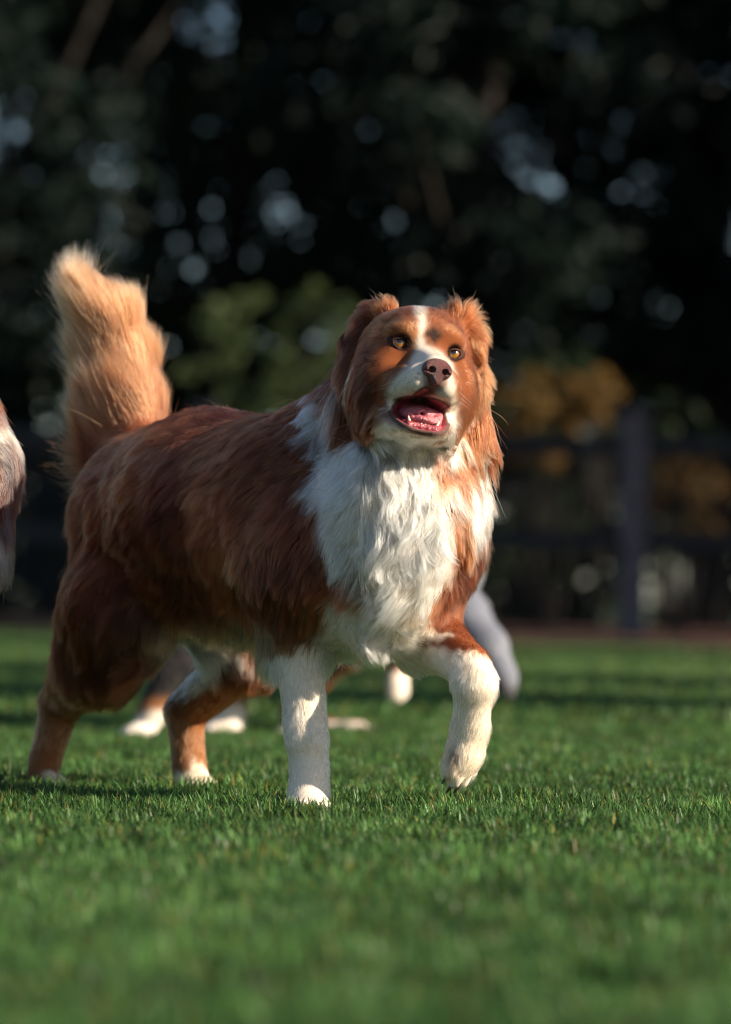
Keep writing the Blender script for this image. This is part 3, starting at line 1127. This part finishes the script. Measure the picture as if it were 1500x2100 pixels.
def main_dog():
    s = Shape()
    hd = A3((0.70, -0.70, 0)); bk = -hd; rt = A3((-0.70, -0.70, 0))      # heading, back, the flank we see
    D1, D2 = 4.84, 5.20
    down = -UP
    fl = bk * 0.75 + down * 0.8
    # trunk
    s.bone(P(800, 1100, 4.80), P(610, 1075, 4.92), 0.100, 0.124, fl, 0.032, 0.42, 0.5, 0.25, k=0.03)
    s.bone(P(610, 1060, 4.92), P(440, 1055, 5.06), 0.127, 0.124, fl, 0.030, 0.42, 0.48, 0.25, k=0.03)
    s.bone(P(440, 1045, 5.06), P(328, 1050, 5.18), 0.126, 0.110, fl, 0.030, 0.42, 0.65, 0.1, k=0.03)
    s.bone(P(620, 1160, 4.93), P(450, 1150, 5.06), 0.098, 0.090, bk * 0.6 + down, 0.045, 0.42, 0.6, 0.25, k=0.03)
    s.cone(P(790, 1210, 4.80), P(640, 1210, 4.92), 0.072, 0.085, 0.03)
    for x, y, D in ((600, 930, 4.86), (480, 930, 5.0), (360, 930, 5.1)):
        s.fur(P(x, y, D - 0.06), bk * 0.9 + down * 0.45, 0.032, 0.42, 0.48, 0.25)
    for x, y, D in ((640, 1160, 4.80), (500, 1150, 4.95), (400, 1150, 5.02)):
        s.fur(P(x, y, D), bk * 0.45 + down, 0.032, 0.42, 0.8, 0.15)
    for x, y, D in ((590, 845, 4.93), (450, 850, 5.06), (330, 880, 5.18)):
        s.fur(P(x, y, D), bk + UP * 0.12, 0.030, 0.42, 0.6, 0.05)
    for x, y, D in ((600, 1290, 4.95), (480, 1285, 5.05), (380, 1270, 5.12)):
        s.fur(P(x, y, D), down * 0.9 + bk * 0.5, 0.040, 0.40, 0.6, 0.1)
    # pelvis, thigh and hind leg in front (its right)
    s.bone(P(308, 1100, 5.17), P(248, 1260, 5.14), 0.098, 0.077, down + bk * 0.35, 0.036, 0.30, 0.7, 0.08, k=0.03)
    s.bone(P(250, 1240, 5.12), P(198, 1360, 5.17), 0.074, 0.054, down + bk * 0.2, 0.030, 0.30, 0.6, 0.05, k=0.025)
    s.bone(P(205, 1348, 5.16), P(128, 1434, 5.27), 0.052, 0.029, None, 0.022, 0.26, 0.4, k=0.018)
    s.bone(P(125, 1440, 5.27), P(94, 1560, 5.27), 0.0265, 0.0205, None, 0.014, 0.3, 0.2, k=0.01)
    s.bone(P(92, 1555, 5.27), P(86, 1600, 5.26), 0.0195, 0.021, None, 0.008, 0.2, 0.2, k=0.01)
    s.fur(P(150, 1200, 5.30), bk * 0.5 + down, 0.035, 0.32, 0.6, 0.08)
    s.fur(P(180, 1050, 5.28), bk * 0.7 + down * 0.8, 0.035, 0.34, 0.6, 0.08)
    fr = hd * 0.75 + A3((0.25, 0, 0))
    cl = paw(s, P(92, 1606, 5.245), hd, 0.050)
    # the far hind leg (its left), stepping forward
    s.bone(P(420, 1180, 5.22), P(505, 1345, 5.15), 0.080, 0.048, down + hd * 0.4, 0.030, 0.3, 0.5, k=0.03)
    s.bone(P(505, 1350, 5.15), P(385, 1455, 5.24), 0.040, 0.0275, None, 0.016, 0.25, 0.4, k=0.02)
    s.bone(P(380, 1460, 5.24), P(388, 1575, 5.22), 0.0260, 0.0215, None, 0.014, 0.3, 0.2, k=0.01)
    s.bone(P(388, 1570, 5.22), P(398, 1606, 5.20), 0.0215, 0.023, None, 0.008, 0.2, 0.2, k=0.01)
    cl += paw(s, P(402, 1618, 5.185), A3((0.75, -0.45, 0)), 0.054)
    # standing foreleg (its right)
    s.bone(P(625, 1170, 4.82), P(612, 1315, 4.84), 0.085, 0.044, down + bk * 0.35, 0.040, 0.32, 0.8, 0.12, k=0.03)
    s.bone(P(612, 1310, 4.84), P(626, 1475, 4.80), 0.0330, 0.0245, None, 0.014, 0.3, 0.3, k=0.02)
    s.ell(P(630, 1515, 4.785), (0.0265, 0.024, 0.026), k=0.008)
    s.bone(P(626, 1475, 4.80), P(634, 1570, 4.79), 0.0245, 0.0225, None, 0.013, 0.3, 0.25, k=0.01)
    s.bone(P(634, 1570, 4.79), P(633, 1635, 4.78), 0.0225, 0.0260, None, 0.012, 0.3, 0.2, k=0.01)
    s.fur(P(560, 1300, 4.86), down + bk * 0.5, 0.035, 0.34, 0.7, 0.1)
    cl += paw(s, P(633, 1655, 4.765), A3((0.05, -1, 0)), 0.056)
    # lifted foreleg (its left)
    s.bone(P(850, 1200, 4.82), P(862, 1300, 4.83), 0.070, 0.042, down, 0.028, 0.3, 0.6, k=0.03)
    s.bone(P(880, 1302, 4.83), P(958, 1362, 4.72), 0.0420, 0.0265, None, 0.012, 0.22, 0.35, k=0.02)
    s.cone(P(962, 1370, 4.72), P(974, 1398, 4.70), 0.0265, 0.0262, 0.01)
    s.bone(P(973, 1400, 4.70), P(966, 1490, 4.72), 0.0245, 0.0215, None, 0.015, 0.3, 0.35, k=0.012)
    s.bone(P(966, 1490, 4.72), P(956, 1540, 4.725), 0.0215, 0.0215, None, 0.014, 0.3, 0.35, k=0.01)
    pf = unit(A3(P(948, 1600, 4.72)) - A3(P(968, 1490, 4.72)))
    for x, y in ((930, 1455), (925, 1500)):
        s.fur(P(x, y, 4.73), A3((-0.5, 0.1, -1)), 0.022, 0.4, 0.8)
    cl += paw(s, P(953, 1545, 4.725), pf, 0.052, up=(0.75, -0.6, 0.1))
    # chest and ruff
    s.ell(P(805, 1060, 4.74), (0.078, 0.062, 0.105), k=0.04)
    s.ell(P(790, 1205, 4.77), (0.070, 0.055, 0.062), k=0.04)
    s.bone(P(712, 955, 4.90), P(815, 820, 4.86), 0.092, 0.066, down * 0.9 + A3((-0.35, 0.1, 0)), 0.050, 0.42, 0.85, 0.45, k=0.03)
    s.cone(P(830, 1000, 4.80), P(850, 850, 4.80), 0.092, 0.066, 0.03)
    s.cone(P(840, 960, 4.76), P(858, 905, 4.735), 0.060, 0.036, 0.03)
    s.cone(P(905, 1090, 4.84), P(895, 930, 4.84), 0.052, 0.052, 0.03)
    for x, y, D, dx, L in ((720, 930, 4.76, -0.25, .06), (790, 950, 4.68, 0.0, .06), (850, 980, 4.66, 0.05, .062), (920, 960, 4.70, 0.22, .055),
                           (720, 1060, 4.74, -0.2, .06), (800, 1080, 4.66, 0.0, .062), (870, 1080, 4.66, 0.08, .06), (945, 1060, 4.74, 0.30, .05),
                           (740, 1180, 4.73, -0.05, .055), (810, 1190, 4.68, 0.05, .055), (880, 1180, 4.70, 0.1, .05), (960, 1150, 4.78, 0.2, .045),
                           (760, 1290, 4.75, 0.1, .045), (850, 1270, 4.75, 0.2, .045)):
        s.fur(P(x, y, D), A3((dx, -0.12, -1)), L * 0.92, 0.44, 0.95, 0.55)
    for x, y, D in ((640, 850, 4.86), (660, 930, 4.80), (640, 1020, 4.79)):
        s.fur(P(x, y, D), A3((-0.75, 0.2, -0.75)), 0.048, 0.42, 0.85, 0.5)
    s.fur(P(690, 800, 4.86), A3((-0.8, 0.2, 0.1)), 0.05, 0.4, 0.6, 0.15)
    for x, y, D in ((990, 900, 4.84), (985, 1000, 4.84), (985, 1100, 4.84)):
        s.fur(P(x, y, D), A3((0.55, 0, -0.85)), 0.048, 0.38, 0.7, 0.2)
    # tail
    tp = [P(292, 940, 5.24), P(268, 850, 5.27), P(252, 760, 5.30), P(232, 680, 5.30), P(206, 628, 5.29)]
    tr_ = [0.044, 0.042, 0.041, 0.038, 0.027]
    for i in range(4):
        s.cone(tp[i], tp[i + 1], tr_[i], tr_[i + 1], 0.02)
    s.cone(P(255, 985, 5.26), P(222, 880, 5.28), 0.034, 0.026, 0.02)
    s.fur(P(200, 915, 5.28), A3((-0.80, 0, 0.75)), 0.080, 0.20, 0.4, 0.08)
    for y in range(915, 590, -15):
        t = (915 - y) / 325
        cx = np.interp(y, [612, 680, 760, 850, 940], [204, 230, 252, 268, 292])
        w_ = np.interp(y, [612, 680, 760, 850, 940], [42, 54, 60, 62, 64])
        Lm = np.interp(t, [0, 0.5, 0.8, 1], [0.088, 0.110, 0.102, 0.060])
        s.fur(P(cx + w_, y, 5.26), A3((-0.05 - 0.34 * t * t, 0, 1)), Lm * 0.62, 0.14, 0.22, 0.05)
        s.fur(P(cx, y, 5.22), A3((-0.34 - 0.12 * t, 0, 1)), Lm * 0.85, 0.18, 0.32, 0.05)
        s.fur(P(cx - w_, y, 5.26), A3((-0.66 + 0.14 * t, 0, 1)), Lm, 0.20, 0.42, 0.08)
    s.fur(P(222, 960, 5.26), A3((-1, 0.05, 0.25)), 0.100, 0.3, 0.7, 0.1)
    s.fur(P(215, 1010, 5.27), A3((-0.85, 0.05, -0.7)), 0.100, 0.35, 0.8, 0.1)
    # head
    O, H = head_frame((0, 0, 0), R(13), R(5.5), R(-9.5))
    O = A3(P(877, 712, 4.655)) - H @ A3((0, 0.05, 0))
    L = add_head(s, O, H)
    # ears: a folded flap with a tuft on top
    s.cone(P(795, 642, 4.75), P(762, 652, 4.78), 0.013, 0.013, 0.014)
    s.cone(P(762, 655, 4.78), P(708, 698, 4.765), 0.013, 0.007, 0.010)
    s.cone(P(745, 668, 4.76), P(722, 735, 4.76), 0.010, 0.010, 0.012)
    s.cone(P(760, 660, 4.77), P(742, 722, 4.77), 0.014, 0.012, 0.014)
    s.cone(P(936, 660, 4.73), P(960, 674, 4.745), 0.012, 0.013, 0.012)
    s.cone(P(960, 674, 4.745), P(981, 708, 4.735), 0.012, 0.009, 0.012)
    s.cone(P(968, 700, 4.74), P(972, 780, 4.75), 0.013, 0.012, 0.014)
    for x, y in ((835, 612), (865, 608), (895, 612), (900, 630), (840, 632)):
        s.fur(P(x, y, 4.70), A3((0, 1, 0.15)), 0.011, 0.2, 0.3)
    for x, y, D, dx, dy, dz, ln, lf in (
            (797, 618, 4.74, -0.15, 0.1, 1, .050, .7), (788, 622, 4.73, -0.3, 0.1, 1, .046, .7), (772, 625, 4.75, -0.5, 0.1, .8, .028, .4),
            (740, 655, 4.77, -0.9, 0, -0.8, .022, .18), (718, 672, 4.76, -0.75, 0, -1, .024, .22),
            (750, 690, 4.75, -0.15, 0, -1, .036, .25), (735, 740, 4.76, 0, 0, -1, .045, .2),
            (730, 790, 4.75, 0.06, 0, -1, .060, .22), (740, 840, 4.76, 0.06, 0, -1, .060, .25),
            (926, 636, 4.71, -0.2, 0.1, 1, .052, .7), (938, 640, 4.72, 0.1, 0.1, 1, .046, .7), (950, 645, 4.72, 0.25, 0.1, .9, .034, .45),
            (980, 680, 4.72, 0.6, 0, -0.8, .016, .18), (992, 705, 4.72, 0.15, 0, -1, .026, .2),
            (980, 760, 4.73, -0.02, 0, -1, .040, .18), (975, 830, 4.78, 0.1, 0, -1, .040, .22), (985, 890, 4.80, 0.6, 0, -.8, .045, .4),
            (940, 900, 4.74, 0.05, -0.1, -1, .055, .3), (915, 930, 4.72, -0.15, -0.1, -1, .055, .3)):
        s.fur(P(x, y, D), A3((dx, dy, dz)), ln, lf, 0.8, 0.12)
    # neck side hair behind the jaw
    s.cone(P(755, 750, 4.76), P(745, 850, 4.79), 0.030, 0.030, 0.02)
    s.cone(P(948, 780, 4.79), P(948, 890, 4.80), 0.028, 0.034, 0.02)
    fine = (O - 0.125 - A3((0, 0, 0.02)), O + 0.115)
    V, F = s.mesh(fine)

    wn, wn2, wn3 = Wob(31, 0.05), Wob(32, 0.018), Wob(33, 0.16)
    white = [
        [(712, 742), (695, 772), (668, 812), (652, 870), (648, 950), (652, 1010), (662, 1060), (668, 1110), (690, 1180), (735, 1188),
         (765, 1245), (700, 1238), (655, 1270), (650, 1310), (690, 1420), (850, 1420), (850, 1345), (925, 1285), (885, 1265), (880, 1235), (925, 1150), (910, 1080), (935, 1015), (975, 975),
         (1000, 930), (985, 905), (935, 985), (900, 975), (885, 925), (925, 880), (905, 868), (800, 860), (775, 866), (752, 892), (718, 912), (700, 870), (695, 800)],
        [(945, 1000), (990, 980), (1010, 1040), (985, 1090), (950, 1060)],
        [(848, 606), (866, 616), (874, 636), (873, 660), (867, 690), (873, 708), (890, 720), (912, 732), (926, 752), (934, 785), (936, 825), (930, 860), (932, 885), (912, 924), (862, 930),
         (808, 890), (797, 845), (799, 805), (812, 778), (842, 745), (857, 715), (860, 690), (861, 660), (852, 635)],
        [(530, 1345), (600, 1312), (665, 1328), (710, 1500), (710, 1750), (540, 1750), (540, 1500)],
        [(835, 1340), (868, 1334), (895, 1344), (935, 1356), (990, 1344), (1060, 1350), (1060, 1700), (880, 1700), (880, 1450)],
        [(340, 1585), (480, 1575), (480, 1700), (340, 1700)],
        [(75, 1590), (200, 1575), (200, 1700), (75, 1700)],
        [(385, 1300), (500, 1330), (450, 1380), (400, 1420), (360, 1440), (365, 1390), (385, 1350)],
    ]

    def colour(p, n):
        u, v = proj(p)
        w, w2, w3 = wn(p), wn2(p), wn3(p)
        face = poly_sd(u, v, [(760, 610), (990, 640), (985, 900), (780, 900)]) < 0
        amp = np.where(face, 0.22, 1.0)
        uu = u + (w[:, 0] * 11 + w2[:, 0] * 6) * amp; vv = v + (w[:, 1] * 13 + w2[:, 1] * 6) * amp
        c = mixc(RUST, RUST_D, 0.40 + 0.45 * w3[:, 0])
        c = mixc(c, RUST_L, (np.clip(w[:, 2], 0, 1) * 0.25))
        c = mixc(c, RUST_D, 0.30 * (u < 620) * (v > 840))  # deeper rust paints the flank's shade into the coat
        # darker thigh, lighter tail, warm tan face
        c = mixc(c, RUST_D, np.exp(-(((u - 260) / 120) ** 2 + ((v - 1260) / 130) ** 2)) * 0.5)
        tail = 1 / (1 + np.exp(-(935 - v) / 22)) * (u < 345) * 1 / (1 + np.exp(-(330 - u + (v - 900) * .0) / 8))
        c = mixc(c, mixc(mixc(np.array((0.34, 0.125, 0.050)), RUST, (v - 800) / 150), WHITE * np.array((1, .78, .58)), 0.02 + 0.26 * np.clip((230 - u) / 120, 0, 1)), tail * 0.92)
        c = mixc(c, mixc(RUST, RUST_L, 0.30 + 0 * u), (face & (v > 600)) * 0.7)
        c = mixc(c, TAN * 1.1, np.exp(-(((u - 850) / 25) ** 2 + ((v - 680) / 22) ** 2)) * 0.7)
        c = mixc(c, RUST_D * 0.8, np.exp(-(((u - 724) / 40) ** 4 + ((v - 765) / 115) ** 4)) * 0.85)          # dark ear hair, with the head's shade painted in
        legs = 1 / (1 + np.exp(-(v - 1430) / 22)) * (p[:, 1] > 0.12)
        c = mixc(c, np.array((0.30, 0.125, 0.050)), legs * 0.8)
        m = np.zeros(len(p))
        for ip, poly in enumerate(white):
            mk = 1 / (1 + np.exp(poly_sd(uu, vv, poly) / 3.0))
            if ip in (0, 3, 4): mk = mk * (p[:, 1] < 0.12)
            if ip == 3: mk = mk * (u > 520)
            m = np.maximum(m, mk)
        front = (n[:, 1] < 0.75)
        wc = mixc(WHITE, WHITE * np.array((1, 0.93, 0.80)), 0.5 + 0.4 * w3[:, 1])
        c = mixc(c, wc, m)
        # belly between the hind legs is cream
        bl = np.exp(-(((u - 440) / 100) ** 2 + ((v - 1310) / 38) ** 2)) * (n[:, 2] < 0.1)
        c = mixc(c, WHITE * 0.8, bl * 0.9)
        spot = np.exp(-(((u + w2[:, 0] * 5 - 889) / 12) ** 2 + ((v + w2[:, 1] * 5 - 688) / 14) ** 2))
        c = mixc(c, BLACK, np.clip(spot * 1.3, 0, 0.9))
        q = (p - O) @ H
        for sx in (-1, 1):
            de = np.sqrt((q[:, 0] - sx * 0.034) ** 2 + (q[:, 2] + 0.001) ** 2 + (np.minimum(q[:, 1] - 0.03, 0)) ** 2)
            c = mixc(c, np.array((0.035, 0.014, 0.010)), np.clip((0.0125 - de) / 0.003, 0, 1) * 0.9)
        # brown freckled skin round the nose and along the lips
        dn = np.linalg.norm(q - np.array((0, 0.118, -0.050)), axis=1)
        c = mixc(c, np.array((0.30, 0.12, 0.10)), np.clip((0.018 - dn) / 0.004, 0, 1) * 0.7)
        if hasattr(s, 'cav'):
            dc = np.minimum(sdf_ell(p, *s.cav), sdf_ell(p, *s.cav2))
            c = mixc(c, np.array((0.075, 0.024, 0.024)), np.clip((np.where(q[:, 2] < -0.088, 0.0082, 0.0050) - dc) / 0.002, 0, 1) * 0.93)
            ph_ = np.exp(-((q[:, 0] / 0.010) ** 2) - ((q[:, 2] + 0.062) / 0.010) ** 2) * (q[:, 1] > 0.10)
            c = mixc(c, np.array((0.20, 0.07, 0.06)), ph_ * 0.8)
            dots = (np.sin(q[:, 1] * 900 + 40 * q[:, 0]) * np.sin(q[:, 2] * 1000 + q[:, 1] * 200) > 0.72) & (np.abs(q[:, 0]) > 0.018) & (q[:, 1] > 0.06) & (q[:, 2] < -0.035) & (q[:, 2] > -0.07)
            c = mixc(c, np.array((0.40, 0.22, 0.15)), dots * 0.6)
        pads = np.exp(-(((u - 930) / 14) ** 2 + ((v - 1560) / 28) ** 2))
        c = mixc(c, np.array((0.10, 0.045, 0.03)), pads * 0.8)
        return c

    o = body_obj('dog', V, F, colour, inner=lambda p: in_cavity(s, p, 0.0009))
    tag(o, 'brown and white shaggy dog with raised front paw and bushy tail, mouth open', 'dog')

    def is_head(p):
        return np.linalg.norm(p - (O + H @ A3((0, 0.03, -0.04))), axis=1) < 0.115

    def keep(p):
        q = (p - O) @ H
        k = ~in_cavity(s, p, 0.0024)
        for sx in (-1, 1):
            k &= ~((np.hypot((q[:, 0] - sx * 0.034) / 0.0082, (q[:, 2] + 0.0014) / 0.0060) < 1) & (q[:, 1] > 0.03))
        k &= np.linalg.norm((q - np.array((0, 0.121, -0.0405))) / np.array((0.0190, 0.018, 0.0165)), axis=1) > 1
        k &= p[:, 2] > 0.003
        return k

    cdir = A3((0, -4.9, 0.27))

    def dens(p, n):
        vd = unit(cdir - p)
        f = (n * vd).sum(1)
        d = np.where(f > -0.25, 1.0, 0.35)
        return d * np.where(is_head(p), 2.3, 1.0)

    def calm(p):
        u, v = proj(p)
        return np.where((u < 345) & (v < 1030) & (p[:, 1] > 0.25), 0.22, 1.0)

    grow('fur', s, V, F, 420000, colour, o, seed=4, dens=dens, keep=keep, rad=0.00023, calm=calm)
    head_parts(o, O, H, L)
    mouth_parts(o, L, H)
    add_claws(o, cl)
    # whiskers and long brow hairs
    g = random.Random(5)
    M_WH = noise_mat('whisker', (0.7, 0.66, 0.6), (0.8, 0.77, 0.7), 20, 0.4)
    for q in (-1, 1):
        for k in range(5):
            a = L(q * (0.024 + 0.002 * k), 0.095 - 0.012 * k, -0.052 - 0.004 * (k % 3))
            d = H @ unit(A3((q * 1.0, -0.2 - 0.1 * k, -0.25 + 0.12 * k)))
            ln = 0.026 + 0.012 * g.random()
            tube('whisker', [a, a + d * ln * .5, a + d * ln + A3((0, 0, -0.006))], [0.00022, 0.00016, 0.00005], M_WH, o, 4)
    # pads of the lifted paw
    ps = Shape()
    base = A3(P(940, 1545, 4.725))
    ps.ell(base, (0.008, 0.011, 0.010), k=0.003)
    ps.ell(A3(P(933, 1568, 4.715)), (0.006, 0.007, 0.009), k=0.003)
    Vp, Fp = ps.mesh(hc=0.0015)
    mesh_obj('paw_pad', Vp, Fp, M_PAD, o)
    return o


main_dog()


# ================================================================== the other dogs
def simple_dog(label, group, spec, colour, N, rad, seed, furk=1.0, hc=0.009, eye=True, hsc=1.0):
    s = Shape()
    down = -UP
    for (a, b, ra, rb, d, L) in spec['bones']:
        s.bone(P(*a), P(*b), ra, rb, d, L * furk, 0.32, 0.6, 0.1, k=0.02)
    for (c, f, w) in spec['paws']:
        paw(s, P(*c), f, w)
    O, H = head_frame((0, 0, 0), *[R(q) for q in spec['head'][1:4]])
    O = A3(P(*spec['head'][0]))
    L = add_head(s, O, H, hsc, mouth=False)
    for q in (-1, 1):
        s.cone(L(q * 0.05, -0.01, 0.035), L(q * 0.085, 0.0, 0.03), 0.018, 0.017, 0.012)
        s.cone(L(q * 0.085, 0.0, 0.03), L(q * 0.098, 0.02, -0.02), 0.016, 0.008, 0.01)
        s.fur(L(q * 0.09, 0, 0.02), H @ A3((q * 0.4, 0, -1)), 0.03, 0.3, 0.6)
    V, F = s.mesh(hc=hc)
    o = body_obj('dog', V, F, colour)
    tag(o, label, 'dog', group)
    grow('fur', s, V, F, N, colour, o, seed=seed, rad=rad, K=6, keep=lambda p: p[:, 2] > 0.002, clump_n=(500, 3000))
    head_parts(o, O, H, L, hsc)
    return o


LF = A3((-1, -0.15, 0)); RT_ = A3((1, -0.1, 0)); dn = A3((0, 0, -1))
wA = Wob(71, 0.12)


def col_a(p, n):
    w = wA(p)
    z = p[:, 2] + 0.012 * w[:, 1]
    c = mixc(np.tile(BLACK, (len(p), 1)), TAN * 0.5, np.clip((0.092 - z) / 0.02, 0, 1))
    c = mixc(c, WHITE, np.clip((0.062 - z) / 0.012, 0, 1))
    c = mixc(c, WHITE, (np.clip(w[:, 0] - 1.1, 0, 1)))
    return c


specA = dict(
    bones=[((430, 1180, 7.25), (640, 1175, 7.30), .125, .125, A3((.9, .1, -.6)), .035),
           ((420, 1120, 7.25), (370, 1060, 7.2), .09, .07, A3((.4, 0, -.8)), .045),
           ((400, 1230, 7.22), (368, 1340, 7.15), .065, .043, dn, .02),
           ((368, 1340, 7.15), (312, 1462, 7.1), .040, .024, None, .012), ((312, 1462, 7.1), (300, 1492, 7.1), .022, .020, None, .01),
           ((450, 1230, 7.35), (475, 1380, 7.33), .06, .036, dn, .02), ((475, 1380, 7.33), (470, 1480, 7.33), .034, .030, None, .02),
           ((640, 1190, 7.28), (655, 1310, 7.25), .10, .06, dn, .03), ((655, 1310, 7.25), (625, 1420, 7.3), .05, .028, None, .015),
           ((625, 1420, 7.3), (622, 1500, 7.3), .024, .024, None, .01),
           ((690, 1100, 7.35), (730, 1180, 7.45), .03, .02, A3((.3, 0, -1)), .05)],
    paws=[((285, 1504, 7.08), LF, .050), ((458, 1498, 7.32), LF, .066), ((610, 1505, 7.3), LF, .06)],
    head=((395, 1020, 7.1), -18, -10, 0))
simple_dog('black tan and white dog behind, its white paw between the brown dog hind legs',
           'dogs standing behind the brown dog', specA, col_a, 45000, .0005, 11)


def col_b(p, n):
    w = wA(p + 3)
    u, v = proj(p)
    c = mixc(np.tile(TAN * 0.85, (len(p), 1)), RUST_D, 0.5 + 0.5 * w[:, 0])
    gr = np.array((0.20, 0.21, 0.25))
    c = mixc(c, gr, 1 / (1 + np.exp(-(u - 900 + w[:, 1] * 12) / 8)) * (v > 1150))
    c = mixc(c, WHITE, 1 / (1 + np.exp(-(v - 1375 + w[:, 1] * 4) / 4)) * (u > 760) * (u < 900))
    c = mixc(c, WHITE * 0.95, (v > 1478) * 1.0)
    c = mixc(c, BLACK * 3, np.clip((v - 1395 + (1040 - u) * 0.45) / 14, 0, 1) * (u > 960) * 0.8)
    return c


specB = dict(
    bones=[((640, 1130, 7.7), (860, 1130, 7.6), .125, .13, A3((-.9, .1, -.6)), .035),
           ((860, 1090, 7.6), (880, 1010, 7.55), .09, .07, A3((-.4, 0, -.8)), .045),
           ((650, 1200, 7.65), (692, 1330, 7.6), .095, .048, dn, .025),
           ((694, 1335, 7.6), (600, 1462, 7.62), .036, .022, None, .012),
           ((598, 1468, 7.62), (690, 1496, 7.6), .021, .020, None, .01),
           ((830, 1220, 7.62), (820, 1340, 7.6), .06, .030, dn, .02), ((820, 1340, 7.6), (815, 1395, 7.6), .0245, .021, None, .01),
           ((890, 1200, 7.5), (950, 1262, 7.42), .07, .047, A3((.8, 0, -.5)), .02),
           ((950, 1262, 7.42), (1000, 1322, 7.38), .046, .035, None, .014), ((1000, 1322, 7.38), (1030, 1385, 7.36), .035, .030, None, .012),
           ((560, 1080, 7.8), (480, 1040, 7.9), .03, .02, A3((-.5, 0, -.5)), .05)],
    paws=[((725, 1500, 7.58), RT_, .058), ((815, 1402, 7.58), A3((.15, -.3, -1)), .048), ((1036, 1388, 7.36), A3((.35, -.1, -1)), .056)],
    head=((885, 970, 7.5), 25, -5, 0))
simple_dog('tan dog with pale grey lifted foreleg showing right of the brown dog',
           'dogs standing behind the brown dog', specB, col_b, 45000, .0005, 12)


def col_c(p, n):
    w = wA(p * 1.3 + 1); w2 = Wob(5, .03)(p)
    u, v = proj(p)
    c = mixc(np.tile(RUST_D, (len(p), 1)), RUST * .8, 0.3 + 0.5 * w[:, 0] + .2 * w2[:, 0])
    c = mixc(c, GREY * .5, np.clip(w2[:, 1] * .5 + 0.35, 0, .8))
    c = mixc(c, WHITE * .6, (np.exp(-((v - 890 + 12 * w2[:, 2]) / 25) ** 2) + np.exp(-((v - 1140 + 10 * w2[:, 2]) / 25) ** 2)) * np.exp(-((u + 20) / 60) ** 4) + np.clip(w[:, 2] - 0.9, 0, 1))
    c = mixc(c, WHITE, np.clip((v - 1480) / 10, 0, 1))
    return c


specC = dict(
    bones=[((-118, 980, 4.95), (-378, 1000, 5.1), .098, .125, A3((-.9, .1, -.6)), .035),
           ((-103, 1090, 4.93), (-198, 1150, 5.0), .080, .09, A3((-.2, 0, -1)), .03),
           ((-82, 950, 4.93), (-128, 840, 4.93), .074, .068, A3((.45, -.1, -.9)), .032),
           ((-128, 840, 4.93), (-150, 780, 4.93), .068, .06, A3((.2, 0, -.9)), .03),
           ((-100, 1150, 4.9), (-122, 1300, 4.9), .072, .036, dn, .03), ((-126, 1300, 4.9), (-128, 1630, 4.88), .030, .022, None, .01),
           ((-238, 1160, 5.02), (-218, 1300, 5.02), .065, .034, dn, .03), ((-218, 1300, 5.02), (-213, 1605, 5.02), .030, .022, None, .01),
           ((-448, 1080, 5.15), (-468, 1300, 5.1), .115, .055, A3((-.3, 0, -1)), .03), ((-468, 1300, 5.1), (-548, 1420, 5.15), .05, .026, None, .015),
           ((-548, 1420, 5.15), (-528, 1595, 5.15), .024, .022, None, .01),
           ((-408, 1080, 5.3), (-388, 1300, 5.3), .10, .055, A3((-.3, 0, -1)), .03), ((-388, 1300, 5.3), (-458, 1420, 5.32), .05, .026, None, .015),
           ((-458, 1420, 5.32), (-448, 1590, 5.32), .024, .022, None, .01),
           ((-498, 920, 5.2), (-588, 780, 5.3), .035, .03, A3((-.6, 0, .5)), .08)],
    paws=[((-126, 1652, 4.86), RT_, .055), ((-208, 1640, 5.0), RT_, .055), ((-518, 1622, 5.13), RT_, .05), ((-440, 1608, 5.3), RT_, .05)],
    head=((-183, 715, 4.9), 35, 5, 0))
simple_dog('reddish merle dog at the left edge, only its furry chest in view', None, specC, col_c, 90000, .00026, 13, 1.0, 0.008)

# ================================================================== twig in the grass
M_TWIG = noise_mat('twig_bark', (0.05, 0.025, 0.018), (0.12, 0.06, 0.04), 60, 0.9, 0.6, 300)
a, b = A3(P(-40, 1735, 4.28)), A3(P(52, 1692, 4.40))
tw = tube('twig', [a, a + (b - a) * .4 + A3((0, 0, .004)), a + (b - a) * .75, b], [.0045, .0042, .0034, .0012], M_TWIG, None, 7)
tag(tw, 'small dark brown twig lying in the grass at the left edge', 'twig')
